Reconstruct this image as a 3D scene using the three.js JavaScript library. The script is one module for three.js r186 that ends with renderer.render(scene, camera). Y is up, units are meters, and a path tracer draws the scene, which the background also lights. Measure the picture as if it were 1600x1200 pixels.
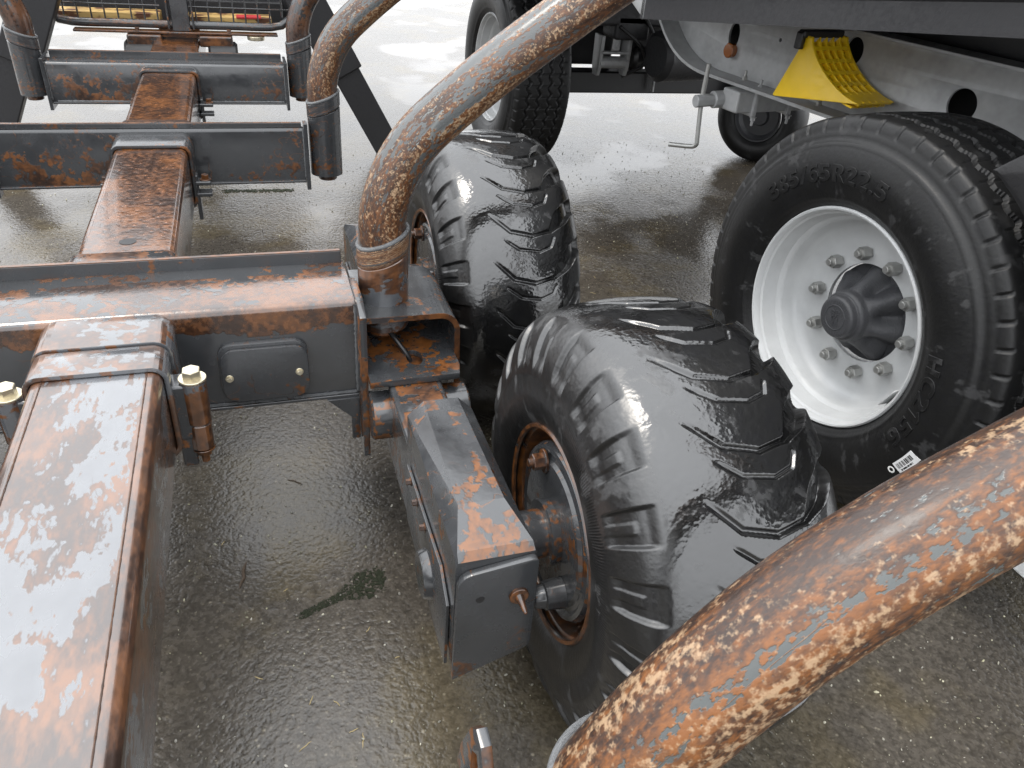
import * as THREE from 'three';
import { RoundedBoxGeometry } from 'three/addons/geometries/RoundedBoxGeometry.js';
import { mergeGeometries, toCreasedNormals } from 'three/addons/utils/BufferGeometryUtils.js';
import { FontLoader } from 'three/addons/loaders/FontLoader.js';
import { TextGeometry } from 'three/addons/geometries/TextGeometry.js';

// ---------------------------------------------------------------- camera, sky, sun, exposure
const scene = new THREE.Scene();
const D2R = Math.PI / 180;
const camera = new THREE.PerspectiveCamera(53.13, 4 / 3, 0.05, 600);
camera.position.set(0, 1.44, 0);
camera.rotation.set(-32.948 * D2R, -20.304 * D2R, 5.211 * D2R, 'YXZ');
const renderer = new THREE.WebGLRenderer({ antialias: true });
renderer.toneMapping = THREE.LinearToneMapping;
renderer.toneMappingExposure = 2.5;
renderer.shadowMap.enabled = true;
renderer.shadowMap.type = THREE.PCFSoftShadowMap;

function mulberry(a) { return () => { a |= 0; a = a + 0x6D2B79F5 | 0; let t = Math.imul(a ^ a >>> 15, 1 | a); t = t + Math.imul(t ^ t >>> 7, 61 | t) ^ t; return ((t ^ t >>> 14) >>> 0) / 4294967296; }; }
const LAT = new Float32Array(65536); { const r = mulberry(77); for (let i = 0; i < 65536; i++) LAT[i] = r(); }
// tileable value noise, px/py = period in cells
function vn(x, y, px, py, seed) {
  const xi = Math.floor(x), yi = Math.floor(y); let fx = x - xi, fy = y - yi;
  fx = fx * fx * (3 - 2 * fx); fy = fy * fy * (3 - 2 * fy);
  const x0 = ((xi % px) + px) % px, y0 = ((yi % py) + py) % py, x1 = x0 + 1 === px ? 0 : x0 + 1, y1 = y0 + 1 === py ? 0 : y0 + 1, s = seed * 9301 | 0;
  const r0 = Math.imul(y0 + s, 668265263), r1 = Math.imul(y1 + s, 668265263), c0 = Math.imul(x0, 374761393), c1 = Math.imul(x1, 374761393);
  const a = LAT[Math.imul(r0 ^ c0, 1274126177) >>> 16], b = LAT[Math.imul(r0 ^ c1, 1274126177) >>> 16], c = LAT[Math.imul(r1 ^ c0, 1274126177) >>> 16], d = LAT[Math.imul(r1 ^ c1, 1274126177) >>> 16];
  return a + (b - a) * fx + (c - a) * fy + (a - b - c + d) * fx * fy;
}
function fbm(u, v, pu, pv, oct, seed, gain = 0.5) {
  let s = 0, a = 1, n = 0;
  for (let o = 0; o < oct; o++) { s += a * vn(u * pu, v * pv, pu, pv, seed + o * 17); n += a; a *= gain; pu *= 2; pv *= 2; }
  return s / n;
}
const sst = (a, b, x) => { x = Math.min(1, Math.max(0, (x - a) / (b - a))); return x * x * (3 - 2 * x); };
const lerp = (a, b, t) => a + (b - a) * t;
const S_LUT = Float32Array.from({ length: 4097 }, (_, i) => { const c = i / 4096; return 255 * (c <= 0.0031308 ? 12.92 * c : 1.055 * Math.pow(c, 1 / 2.4) - 0.055); });
const toS = c => S_LUT[Math.min(4096, Math.max(0, c * 4096)) | 0];

// even, bright overcast
{
  const W = 256, H = 128, d = new Float32Array(W * H * 4);
  for (let j = 0; j < H; j++) for (let i = 0; i < W; i++) {
    const el = ((j + 0.5) / H - 0.5) * Math.PI, k = (j * W + i) * 4;
    const cl = fbm(i / W, j / H, 8, 6, 4, 5) - 0.5;
    const L = (0.84 + 0.62 * Math.max(0, Math.sin(el))) * (1 + 0.22 * cl);
    d[k] = L * 0.975; d[k + 1] = L; d[k + 2] = L * 1.035; d[k + 3] = 1;
  }
  const sky = new THREE.DataTexture(d, W, H, THREE.RGBAFormat, THREE.FloatType);
  sky.mapping = THREE.EquirectangularReflectionMapping; sky.magFilter = THREE.LinearFilter; sky.minFilter = THREE.LinearFilter; sky.wrapS = THREE.RepeatWrapping; sky.needsUpdate = true;
  scene.background = sky; scene.environment = sky;
}
const sun = new THREE.DirectionalLight(0xfff6ea, 0.6);
sun.position.set(-3, 11, -4); sun.target.position.set(0.5, 0, -2.5); scene.add(sun, sun.target);
sun.castShadow = true; sun.shadow.radius = 34; sun.shadow.mapSize.set(2048, 2048);
Object.assign(sun.shadow.camera, { left: -8, right: 8, top: 8, bottom: -8, near: 0.5, far: 40 });

// ---------------------------------------------------------------- texture helpers
function tex(w, h, data, srgb, ru = 1, rv = 1) {
  const t = new THREE.DataTexture(data, w, h, THREE.RGBAFormat, THREE.UnsignedByteType);
  t.wrapS = t.wrapT = THREE.RepeatWrapping; t.magFilter = THREE.LinearFilter; t.minFilter = THREE.LinearMipmapLinearFilter; t.generateMipmaps = true; t.anisotropy = 8;
  if (srgb) t.colorSpace = THREE.SRGBColorSpace; t.repeat.set(ru, rv); t.needsUpdate = true; return t;
}
// painter fills c = [r,g,b linear, roughness, height]
function bake(w, h, ru, rv, fn) {
  const C = new Uint8Array(w * h * 4), R = new Uint8Array(w * h), B = new Uint8Array(w * h * 4), c = [0, 0, 0, 0, 0];
  for (let j = 0; j < h; j++) for (let i = 0; i < w; i++) {
    fn(i / w, j / h, c); const k = (j * w + i) * 4;
    C[k] = toS(c[0]); C[k + 1] = toS(c[1]); C[k + 2] = toS(c[2]); C[k + 3] = 255;
    if (!(i & 1) && !(j & 1)) { const q = ((j >> 1) * (w >> 1) + (i >> 1)) * 4; R[q] = R[q + 1] = R[q + 2] = 255 * Math.min(1, Math.max(0, c[3])); R[q + 3] = 255; }
    B[k] = B[k + 1] = B[k + 2] = 255 * Math.min(1, Math.max(0, c[4])); B[k + 3] = 255;
  }
  return { map: tex(w, h, C, true, ru, rv), roughnessMap: tex(w >> 1, h >> 1, R, false, ru, rv), bumpMap: tex(w, h, B, false, ru, rv) };
}
const mat = (o) => new THREE.MeshPhysicalMaterial(Object.assign({ roughness: 1, metalness: 0 }, o));

// slow noise kept on a coarse tile and read back smoothly
function field(w, h, fn) {
  const F = new Float32Array(w * h); for (let j = 0; j < h; j++) for (let i = 0; i < w; i++) F[j * w + i] = fn(i / w, j / h);
  return (u, v) => { const x = u * w, y = v * h, xi = x | 0, yi = y | 0, fx = x - xi, fy = y - yi, x0 = xi % w, x1 = (xi + 1) % w, y0 = (yi % h) * w, y1 = ((yi + 1) % h) * w; const a = F[y0 + x0], b = F[y0 + x1], c = F[y1 + x0], d = F[y1 + x1]; return a + (b - a) * fx + (c - a) * fy + (a - b - c + d) * fx * fy; };
}
// rust and dark grey machine paint. su, sv: metres covered; bias(u, v) shifts towards rust
function steelTex(w, h, su, sv, seed, o) {
  const fu = Math.max(1, Math.round(su * o.fu)), fv = Math.max(1, Math.round(sv * o.fv)), gu = Math.max(2, Math.round(su * (o.gu || 90))), gv = Math.max(2, Math.round(sv * (o.gv || 90)));
  const Fb = field(w / 4, h / 4, (u, v) => fbm(u, v, fu, fv, 4, seed, 0.55)), Fm = field(w / 4, h / 4, (u, v) => fbm(u, v, fu * 4, fv * 4, 3, seed + 53)), Ft = field(w / 4, h / 4, (u, v) => fbm(u, v, fu * 2, fv * 2, 3, seed + 201));
  const P = o.paint || [0.040, 0.042, 0.045];
  return bake(w, h, 1 / su, 1 / sv, (u, v, c) => {
    const big = Fb(u, v), fine = fbm(u, v, gu, gv, 3, seed + 101, 0.6), mid = Fm(u, v);
    const b = o.bias ? o.bias(u, v) : 0;
    const m = sst(0.482, 0.512, (0.76 - (o.wm || 0.26)) * big + (o.wm || 0.26) * mid + 0.24 * fine + b);
    // scratches: thin bent lines where a warped noise crosses a level
    const sc = o.scratch ? sst(0.010 * o.scratch, 0, Math.abs(vn(u * fu * 3 + 2 * mid, v * fv * 3 + 2 * big, fu * 3, fv * 3, seed + 9) - 0.5)) * sst(0.5, 0.60, big + b * 0.3 + 0.09) : 0;
    const tone = Ft(u, v), t2 = sst(0.3, 0.75, 0.5 * tone + 0.5 * fine);
    const so = o.sat || 0;
    let r = lerp(0.026, lerp(0.098, 0.205, so), t2), g = lerp(0.012, lerp(0.042, 0.072, so), t2), bl = lerp(0.007, lerp(0.021, 0.015, so), t2);
    const pit = sst(0.58, 0.72, fbm(u, v, gu * 0.5 | 0, gv * 0.5 | 0, 2, seed + 401)); r = lerp(r, 0.030, pit * 0.5); g = lerp(g, 0.016, pit * 0.5); bl = lerp(bl, 0.011, pit * 0.5);
    const orange = sst(0.52, 0.68, tone) * 0.6; r = lerp(r, 0.17, orange * 0.5); g = lerp(g, 0.066, orange * 0.5); bl = lerp(bl, 0.018, orange * 0.7);
    if (o.cream) { const f = sst(0.50, 0.78, 0.75 * fbm(u, v, Math.round(su * (o.cf || 150)), Math.round(sv * (o.cf || 150)), 3, seed + 301, 0.65) + 0.45 * (mid - 0.5) + 0.35 * (tone - 0.5) + 0.13) * o.cream; r = lerp(r, 0.40, f); g = lerp(g, 0.27, f); bl = lerp(bl, 0.16, f); }
    const pt = 0.82 + 0.36 * mid, k = Math.max(m, sc * 0.85);
    const fade = o.fade ? sst(0.45, 0.7, mid) * o.fade : 0;          // chalky worn paint
    c[0] = lerp(lerp(P[0], 0.20, fade) * pt, r, k); c[1] = lerp(lerp(P[1], 0.21, fade) * pt, g, k); c[2] = lerp(lerp(P[2], 0.20, fade) * pt, bl, k);
    c[3] = lerp((o.rp ?? 0.2) + 0.30 * (mid - 0.42) + 0.14 * (fine - 0.4), (o.rr ?? 0.36) + 0.25 * (fine - 0.5), k);
    c[4] = 0.42 + 0.22 * k * (0.3 + fine) + 0.12 * fine + 0.1 * mid;
  });
}
const band = (v, c, w) => Math.max(0, 1 - Math.abs(v - c) / w);
console.log('textures');
const T_gen = steelTex(1024, 1024, 1, 1, 11, { fu: 5, fv: 5, bias: () => -0.115, scratch: 1.6, sat: 0.7 });
const T_genR = steelTex(1024, 1024, 0.8, 0.8, 23, { fu: 6, fv: 6, bias: () => -0.055, scratch: 2.6, sat: 0.85 });
const T_mix = steelTex(512, 512, 0.6, 0.6, 37, { fu: 6, fv: 6, gu: 70, gv: 70, bias: () => 0.04, scratch: 2.2, sat: 0.5, paint: [0.095, 0.10, 0.108] });
const T_rust = steelTex(512, 512, 0.5, 0.5, 31, { fu: 8, fv: 8, bias: () => 0.12, sat: 0.7 });
// spine tube wrapped round its section: v 0.13-0.37 right side, 0.37-0.63 top, 0.63-0.87 left side
const tubeBias = top => (u, v) => { const e = Math.max(band(v, 0.352, 0.030), band(v, 0.648, 0.030)); return (v > 0.375 && v < 0.625 ? top : v > 0.12 && v < 0.88 ? 0.015 : 0) + (e > 0 ? 0.42 * Math.min(1, e * 3) : 0); };
const T_tube = steelTex(2048, 1024, 1.7, 0.84, 41, { fu: 5, fv: 9, gu: 60, gv: 140, bias: tubeBias(0.035), scratch: 1.6, sat: 0.4, paint: [0.11, 0.115, 0.125], rp: 0.24, rr: 0.4 });
const T_tube2 = steelTex(1024, 1024, 1.2, 0.84, 47, { fu: 4, fv: 6, bias: tubeBias(0.2), scratch: 1, rp: 0.16, rr: 0.20, sat: 0.7 });
// bolster beam wrapped round its section: v 0-0.22 front face, 0.22-0.52 top
const T_beam = steelTex(2048, 1024, 1.05, 0.9, 59, { fu: 5, fv: 7, scratch: 1.2, sat: 0.55, rp: 0.17, rr: 0.26, bias: (u, v) => v < 0.19 ? -0.16 : v < 0.262 ? lerp(-0.10, 0.32, sst(0.19, 0.245, v)) : v < 0.44 ? 0.085 : v < 0.5 ? -0.05 : -0.08 });
const T_pipe = steelTex(2048, 1024, 1.0, 0.333, 67, { fu: 2, fv: 15, gu: 110, gv: 260, bias: () => 0.08, wm: 0.36, scratch: 1.5, fade: 1.0, cream: 1.0, cf: 240, sat: 0.7, paint: [0.085, 0.09, 0.09], rp: 0.28, rr: 0.46 });
const T_pipeN = steelTex(2048, 1024, 0.8, 0.333, 83, { fu: 1.6, fv: 12, gu: 120, gv: 240, bias: () => 0.085, wm: 0.36, scratch: 2, fade: 1.0, cream: 0.8, cf: 170, sat: 1, paint: [0.075, 0.082, 0.08], rp: 0.26, rr: 0.46 });
const T_pipeD = steelTex(512, 512, 1.0, 0.333, 87, { fu: 5, fv: 10, gu: 100, gv: 100, bias: () => -0.06, scratch: 1.5, rp: 0.2, rr: 0.32 });
console.log('steel done');
const steel = (T, bump = 0.0012, x = {}) => mat(Object.assign({}, T, { bumpScale: bump, ior: 1.6, clearcoat: 0.35, clearcoatRoughness: 0.12 }, x));   // wet film over paint and rust
const M = {
  mix: steel(T_mix, 0.0011, { ior: 1.8, clearcoat: 1 }), gen: steel(T_gen), genR: steel(T_genR), rust: steel(T_rust, 0.0016), tube: steel(T_tube, 0.0010, { ior: 1.8, clearcoat: 1 }), tube2: steel(T_tube2, 0.0014), beam: steel(T_beam, 0.0011, { ior: 1.7, clearcoat: 0.6 }),
  pipe: steel(T_pipe, 0.0014, { ior: 1.55, clearcoat: 0.15 }), pipeN: steel(T_pipeN, 0.0016, { ior: 1.55, clearcoat: 0.15 }), pipeD: steel(T_pipeD, 0.001),
};
const noiseB = bake(512, 512, 1 / 0.12, 1 / 0.12, (u, v, c) => { const f = fbm(u, v, 24, 24, 4, 3, 0.6); c[0] = c[1] = c[2] = 0.5; c[3] = 0.5; c[4] = f; });
const wearB = bake(512, 512, 1 / 0.5, 1 / 0.5, (u, v, c) => { const f = fbm(u, v, 6, 6, 5, 8, 0.6), g = fbm(u, v, 60, 60, 2, 18); c[0] = c[1] = c[2] = lerp(0.75, 1, f); c[3] = 0.32 + 0.5 * f * g + 0.12 * g; c[4] = g; });
M.weld = mat({ color: new THREE.Color().setRGB(0.16, 0.165, 0.17), roughness: 0.2, bumpMap: noiseB.bumpMap, bumpScale: 0.002 });
M.zinc = mat({ color: new THREE.Color().setRGB(0.62, 0.56, 0.42), metalness: 0.8, roughness: 0.34, bumpMap: noiseB.bumpMap, bumpScale: 0.0004 });
M.nut = mat({ color: new THREE.Color().setRGB(0.40, 0.40, 0.385), metalness: 0.75, roughness: 0.42, bumpMap: noiseB.bumpMap, bumpScale: 0.0004 });
M.black = mat({ color: new THREE.Color().setRGB(0.016, 0.016, 0.017), roughness: 0.4, bumpMap: noiseB.bumpMap, bumpScale: 0.0004 });
M.blackPaint = mat({ color: new THREE.Color().setRGB(0.022, 0.022, 0.024), roughnessMap: wearB.roughnessMap, bumpMap: noiseB.bumpMap, bumpScale: 0.0003 });
M.rim = mat({ color: new THREE.Color().setRGB(0.56, 0.57, 0.57), map: wearB.map, roughness: 0.36, bumpMap: noiseB.bumpMap, bumpScale: 0.0003 });
M.hub = mat({ color: new THREE.Color().setRGB(0.045, 0.046, 0.05), roughness: 0.42, bumpMap: noiseB.bumpMap, bumpScale: 0.0012 });
M.yellow = mat({ color: new THREE.Color().setRGB(0.92, 0.60, 0.012), map: wearB.map, roughnessMap: wearB.roughnessMap, roughness: 0.8, bumpMap: noiseB.bumpMap, bumpScale: 0.0002 });
M.hose = mat({ color: new THREE.Color().setRGB(0.015, 0.015, 0.016), roughness: 0.35 });
M.white = mat({ color: new THREE.Color().setRGB(0.8, 0.8, 0.78), roughness: 0.5 });
M.amber = mat({ color: new THREE.Color().setRGB(0.26, 0.075, 0.008), roughness: 0.2, clearcoat: 0.6 });
const galvT = bake(1024, 512, 1 / 1.2, 1 / 0.6, (u, v, c) => {
  const f = fbm(u, v, 9, 5, 5, 12, 0.6), g = fbm(u, v, 70, 35, 2, 19), st = fbm(u, v, 30, 3, 3, 29);
  const L = 0.36 + 0.20 * (f - 0.5) + 0.08 * (g - 0.5) + 0.08 * (st - 0.5);
  c[0] = L; c[1] = L * 1.015; c[2] = L * 1.02; c[3] = 0.4 + 0.3 * (f - 0.5) + 0.1 * g; c[4] = g;
});
M.galv = mat(Object.assign({}, galvT, { metalness: 0.2, bumpScale: 0.0004 }));
// tyres: tread worn smooth and wet, side walls duller (v runs across the tyre in 0.66 m)
function rubberTex(seed, c0, tread, side) {
  return bake(1024, 512, 1 / 1.3, 1, (u, v, c) => {
    const f = fbm(u, v, 10, 5, 5, seed, 0.6), g = fbm(u, v, 160, 80, 3, seed + 7, 0.6), d = sst(0.62, 0.74, fbm(u, v, 24, 12, 5, seed + 40, 0.65));
    const s = sst(0.17, 0.23, Math.abs(v - 0.5));
    const L = c0 * (0.8 + 0.4 * f) + 0.02 * d * (0.3 + 0.7 * s);
    c[0] = L * 1.0; c[1] = L; c[2] = L * 1.02; c[3] = lerp(tread, side, s) + 0.1 * (f - 0.5) + 0.12 * (g - 0.5) + 0.2 * d; c[4] = 0.6 * g + 0.4 * f;
  });
}
M.tyreW = mat(Object.assign({}, rubberTex(71, 0.0065, 0.13, 0.36), { bumpScale: 0.0010, ior: 1.85 }));
M.tyreT = mat(Object.assign({}, rubberTex(91, 0.009, 0.5, 0.44), { bumpScale: 0.0007, ior: 1.42 }));

// ---------------------------------------------------------------- geometry helpers
const V3 = (x, y, z) => new THREE.Vector3(x, y, z);
const ORG = new WeakMap();
const taken = new Map();
const numbered = n => { const k = taken.get(n) || 0; taken.set(n, k + 1); return k ? n + '_' + String(k).padStart(3, '0') : n; };
function thing(name, label, category, [x, y, z] = [0, 0, 0], turn = 0, group) {
  const o = new THREE.Group(); o.name = numbered(name); o.position.set(x, y, z); o.rotation.y = turn; o.userData = { label, category }; if (group) o.userData.group = group;
  scene.add(o); ORG.set(o, V3(x, y, z)); return o;
}
function fixOrient(g) {
  const p = g.attributes.position; let vol = 0; const a = V3(), b = V3(), c = V3(); const idx = g.index; const n = idx ? idx.count : p.count;
  for (let i = 0; i < n; i += 3) { const k = j => idx ? idx.getX(i + j) : i + j; a.fromBufferAttribute(p, k(0)); b.fromBufferAttribute(p, k(1)); c.fromBufferAttribute(p, k(2)); vol += a.dot(b.cross(c)); }
  if (vol < 0) for (const at of Object.values(g.attributes)) { const s = at.itemSize, A = at.array; for (let i = 0; i < n; i += 3) for (let q = 0; q < s; q++) { const t = A[(i + 1) * s + q]; A[(i + 1) * s + q] = A[(i + 2) * s + q]; A[(i + 2) * s + q] = t; } }
  return g;
}
function boxUV(g) {   // uv in metres from the two axes across each face
  g = g.index ? g.toNonIndexed() : g; const p = g.attributes.position, uv = new Float32Array(p.count * 2), a = V3(), b = V3(), c = V3();
  for (let i = 0; i < p.count; i += 3) {
    a.fromBufferAttribute(p, i); b.fromBufferAttribute(p, i + 1); c.fromBufferAttribute(p, i + 2);
    const n = b.clone().sub(a).cross(c.clone().sub(a)), ax = Math.abs(n.x), ay = Math.abs(n.y), az = Math.abs(n.z);
    [a, b, c].forEach((q, k) => { const [s, t] = ay >= ax && ay >= az ? [q.x, q.z] : ax >= az ? [q.z, q.y] : [q.x, q.y]; uv[(i + k) * 2] = s; uv[(i + k) * 2 + 1] = t; });
  }
  g.setAttribute('uv', new THREE.BufferAttribute(uv, 2)); return g;
}
const clean = g => { g = g.index ? g.toNonIndexed() : g; for (const k of Object.keys(g.attributes)) if (!['position', 'normal', 'uv'].includes(k)) g.deleteAttribute(k); return g; };
const merge = l => mergeGeometries(l.map(clean));
const RB = (cx, cy, cz, sx, sy, sz, r = 0.004, seg = 2) => boxUV(new RoundedBoxGeometry(sx, sy, sz, seg, Math.min(r, sx / 2.02, sy / 2.02, sz / 2.02)).translate(cx, cy, cz));
function cyl(a, b, r0, r1 = r0, seg = 32, bev = 0.0025) {   // bevelled cylinder from a to b
  const A = V3(...a), B = V3(...b), L = A.distanceTo(B);
  const pts = [[0, 0], [Math.max(1e-4, r0 - bev), 0], [r0, bev], [r1, L - bev], [Math.max(1e-4, r1 - bev), L], [0, L]].map(q => new THREE.Vector2(q[0], q[1]));
  let g = new THREE.LatheGeometry(pts, seg); g = toCreasedNormals(g.toNonIndexed(), 0.6);
  g.applyQuaternion(new THREE.Quaternion().setFromUnitVectors(V3(0, 1, 0), B.clone().sub(A).normalize())).translate(A.x, A.y, A.z);
  return boxUV(g);
}
const smooth = (g, a = 0.6) => toCreasedNormals(g.index ? g.toNonIndexed() : g, a);
function hexBolt(p, d, r, h, stud = 0, washer = true) {   // head standing on point p along d
  const A = V3(...p), n = V3(...d).normalize(), L = [];
  const at = t => { const q = A.clone().addScaledVector(n, t); return [q.x, q.y, q.z]; };
  if (washer) L.push(cyl(at(0), at(h * 0.22), r * 1.45, r * 1.45, 24, 0.0008));
  const hx = new THREE.LatheGeometry([[0, 0], [r, 0], [r, h * 0.93], [r * 0.92, h], [0, h]].map(q => new THREE.Vector2(...q)), 6);
  L.push(boxUV(smooth(hx.applyQuaternion(new THREE.Quaternion().setFromUnitVectors(V3(0, 1, 0), n)).translate(...at(h * 0.15)), 0.3)));
  if (stud) L.push(cyl(at(h), at(h + stud), r * 0.55, r * 0.52, 16, 0.001));
  return merge(L);
}
function roundRect(w, h, r, seg = 5) {   // starts at bottom centre, anticlockwise
  const P = [[0, -h / 2]]; const arc = (cx, cy, a0) => { for (let i = 0; i <= seg; i++) { const a = a0 + Math.PI / 2 * i / seg; P.push([cx + r * Math.cos(a), cy + r * Math.sin(a)]); } };
  arc(w / 2 - r, -h / 2 + r, -Math.PI / 2); arc(w / 2 - r, h / 2 - r, 0); P.push([0, h / 2]); arc(-w / 2 + r, h / 2 - r, Math.PI / 2); arc(-w / 2 + r, -h / 2 + r, Math.PI);
  return P;
}
// prism: closed profile swept straight from a to b; put(p, q, t) gives the point. uv: u along in metres, v round the section in metres
function prism(prof, a, b, put, crease = 0.5, steps = 1) {
  const n = prof.length, pos = [], uv = [], len = [0];
  for (let i = 0; i < n; i++) { const [p, q] = prof[i], [r, s] = prof[(i + 1) % n]; len.push(len[i] + Math.hypot(r - p, s - q)); }
  const push = (i, t, l) => { const [p, q] = prof[i % n]; pos.push(...put(p, q, t)); uv.push(t, l); };
  for (let k = 0; k < steps; k++) { const t0 = lerp(a, b, k / steps), t1 = lerp(a, b, (k + 1) / steps); for (let i = 0; i < n; i++) { push(i, t0, len[i]); push(i + 1, t0, len[i + 1]); push(i + 1, t1, len[i + 1]); push(i, t0, len[i]); push(i + 1, t1, len[i + 1]); push(i, t1, len[i]); } }
  const tri = THREE.ShapeUtils.triangulateShape(prof.map(q => new THREE.Vector2(...q)), []);
  const cw = THREE.ShapeUtils.isClockWise(prof.map(q => new THREE.Vector2(...q)));
  for (const [t, f] of [[a, cw], [b, !cw]]) for (const T of tri) for (const i of (f ? [0, 1, 2] : [0, 2, 1])) { const [p, q] = prof[T[i]]; pos.push(...put(p, q, t)); uv.push(p, q); }
  const g = new THREE.BufferGeometry(); g.setAttribute('position', new THREE.Float32BufferAttribute(pos, 3)); g.setAttribute('uv', new THREE.Float32BufferAttribute(uv, 2));
  return toCreasedNormals(fixOrient(g), crease);
}
const alongX = (z, y, x) => [x, y, z], alongZ = (x, y, z) => [x, y, z], alongY = (x, z, y) => [x, y, z];
// flat plate: shape in two axes, thickness in the third, small bevel
function plate(pts, t, put, holes = [], bev = 0.0015) {
  const s = pts instanceof THREE.Shape ? pts : new THREE.Shape(pts.map(q => new THREE.Vector2(...q))); s.holes = holes;
  const g = new THREE.ExtrudeGeometry(s, { depth: t - 2 * bev, bevelEnabled: bev > 0, bevelSize: bev, bevelOffset: -bev, bevelThickness: bev, bevelSegments: 2, curveSegments: 16 }).translate(0, 0, bev);
  const p = g.attributes.position; for (let i = 0; i < p.count; i++) p.setXYZ(i, ...put(p.getX(i), p.getY(i), p.getZ(i)));
  return boxUV(smooth(fixOrient(clean(g)), 0.5));
}
const rrShape = (cx, cy, w, h, r) => { const s = new THREE.Shape(), x = cx - w / 2, y = cy - h / 2; s.moveTo(x + r, y); s.lineTo(x + w - r, y); s.absarc(x + w - r, y + r, r, -Math.PI / 2, 0); s.lineTo(x + w, y + h - r); s.absarc(x + w - r, y + h - r, r, 0, Math.PI / 2); s.lineTo(x + r, y + h); s.absarc(x + r, y + h - r, r, Math.PI / 2, Math.PI); s.lineTo(x, y + r); s.absarc(x + r, y + r, r, Math.PI, Math.PI * 1.5); return s; };
const circPath = (cx, cy, r) => { const p = new THREE.Path(); p.absarc(cx, cy, r, 0, Math.PI * 2); return p; };
function pipe(pts, r, seg = 90, rs = 36, ten = 0.5) {
  const c = new THREE.CatmullRomCurve3(pts.map(q => V3(...q)), false, 'centripetal', ten), L = c.getLength();
  const g = new THREE.TubeGeometry(c, seg, r, rs, false), uv = g.attributes.uv;
  for (let i = 0; i < uv.count; i++) uv.setXY(i, uv.getX(i) * L, uv.getY(i) * 0.333);
  return clean(g);
}
function bead(a, b, r, seed = 1) {   // lumpy weld run
  const A = V3(...a), B = V3(...b), L = A.distanceTo(B), n = Math.max(4, Math.round(L / 0.006)), g = new THREE.TubeGeometry(new THREE.LineCurve3(A, B), n, r, 8, false), p = g.attributes.position, nr = g.attributes.normal, R = mulberry(seed * 131);
  const k = Array.from({ length: n + 1 }, () => (R() - 0.4) * r * 0.55);
  for (let i = 0; i < p.count; i++) { const d = k[Math.floor(i / 9)]; p.setXYZ(i, p.getX(i) + nr.getX(i) * d, p.getY(i) + nr.getY(i) * d, p.getZ(i) + nr.getZ(i) * d); }
  g.computeVertexNormals(); return clean(g);
}
// upright tube whose ends are cut on a slant: height(x offset)
function slantTube(cx, cz, ro, ri, yb, yt, seg = 48) {
  const pos = [], uv = [], ring = (r, f, a) => [cx + r * Math.cos(a), f(r * Math.cos(a)), cz + r * Math.sin(a)];
  const quad = (A, B, C, D, U) => { pos.push(...A, ...B, ...C, ...A, ...C, ...D); uv.push(...U[0], ...U[1], ...U[2], ...U[0], ...U[2], ...U[3]); };
  for (let i = 0; i < seg; i++) {
    const a = i / seg * 2 * Math.PI, b = (i + 1) / seg * 2 * Math.PI, bv = 0.003, ob = x => yb(x), ot = x => yt(x);
    const U = (A, B) => [[a * ro, A], [b * ro, A], [b * ro, B], [a * ro, B]];
    quad(ring(ro, ob, a), ring(ro, ob, b), ring(ro, x => ot(x) - bv, b), ring(ro, x => ot(x) - bv, a), U(0, 0.3));
    quad(ring(ro, x => ot(x) - bv, a), ring(ro, x => ot(x) - bv, b), ring(ro - bv, ot, b), ring(ro - bv, ot, a), U(0.3, 0.31));
    quad(ring(ro - bv, ot, a), ring(ro - bv, ot, b), ring(ri, ot, b), ring(ri, ot, a), U(0.31, 0.32));
    quad(ring(ri, ot, a), ring(ri, ot, b), ring(ri, ob, b), ring(ri, ob, a), U(0.32, 0.6));
    quad(ring(ri, ob, a), ring(ri, ob, b), ring(ro, ob, b), ring(ro, ob, a), U(0.6, 0.62));
  }
  const g = new THREE.BufferGeometry(); g.setAttribute('position', new THREE.Float32BufferAttribute(pos, 3)); g.setAttribute('uv', new THREE.Float32BufferAttribute(uv, 2));
  return toCreasedNormals(g, 0.6);
}
function part(parent, name, g, m) {   // g in the parent's world frame (unturned)
  const o = ORG.get(parent); if (o) { g = g.clone(); g.translate(-o.x, -o.y, -o.z); }
  const mesh = new THREE.Mesh(g, m); mesh.name = name; mesh.castShadow = mesh.receiveShadow = true; parent.add(mesh); return mesh;
}
function sub(parent, name, [x, y, z]) { const o = new THREE.Group(); o.name = name; const P = ORG.get(parent); o.position.set(x - P.x, y - P.y, z - P.z); parent.add(o); return o; }
const lpart = (parent, name, g, m) => { const mesh = new THREE.Mesh(g, m); mesh.name = name; mesh.castShadow = mesh.receiveShadow = true; parent.add(mesh); return mesh; };

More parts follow.
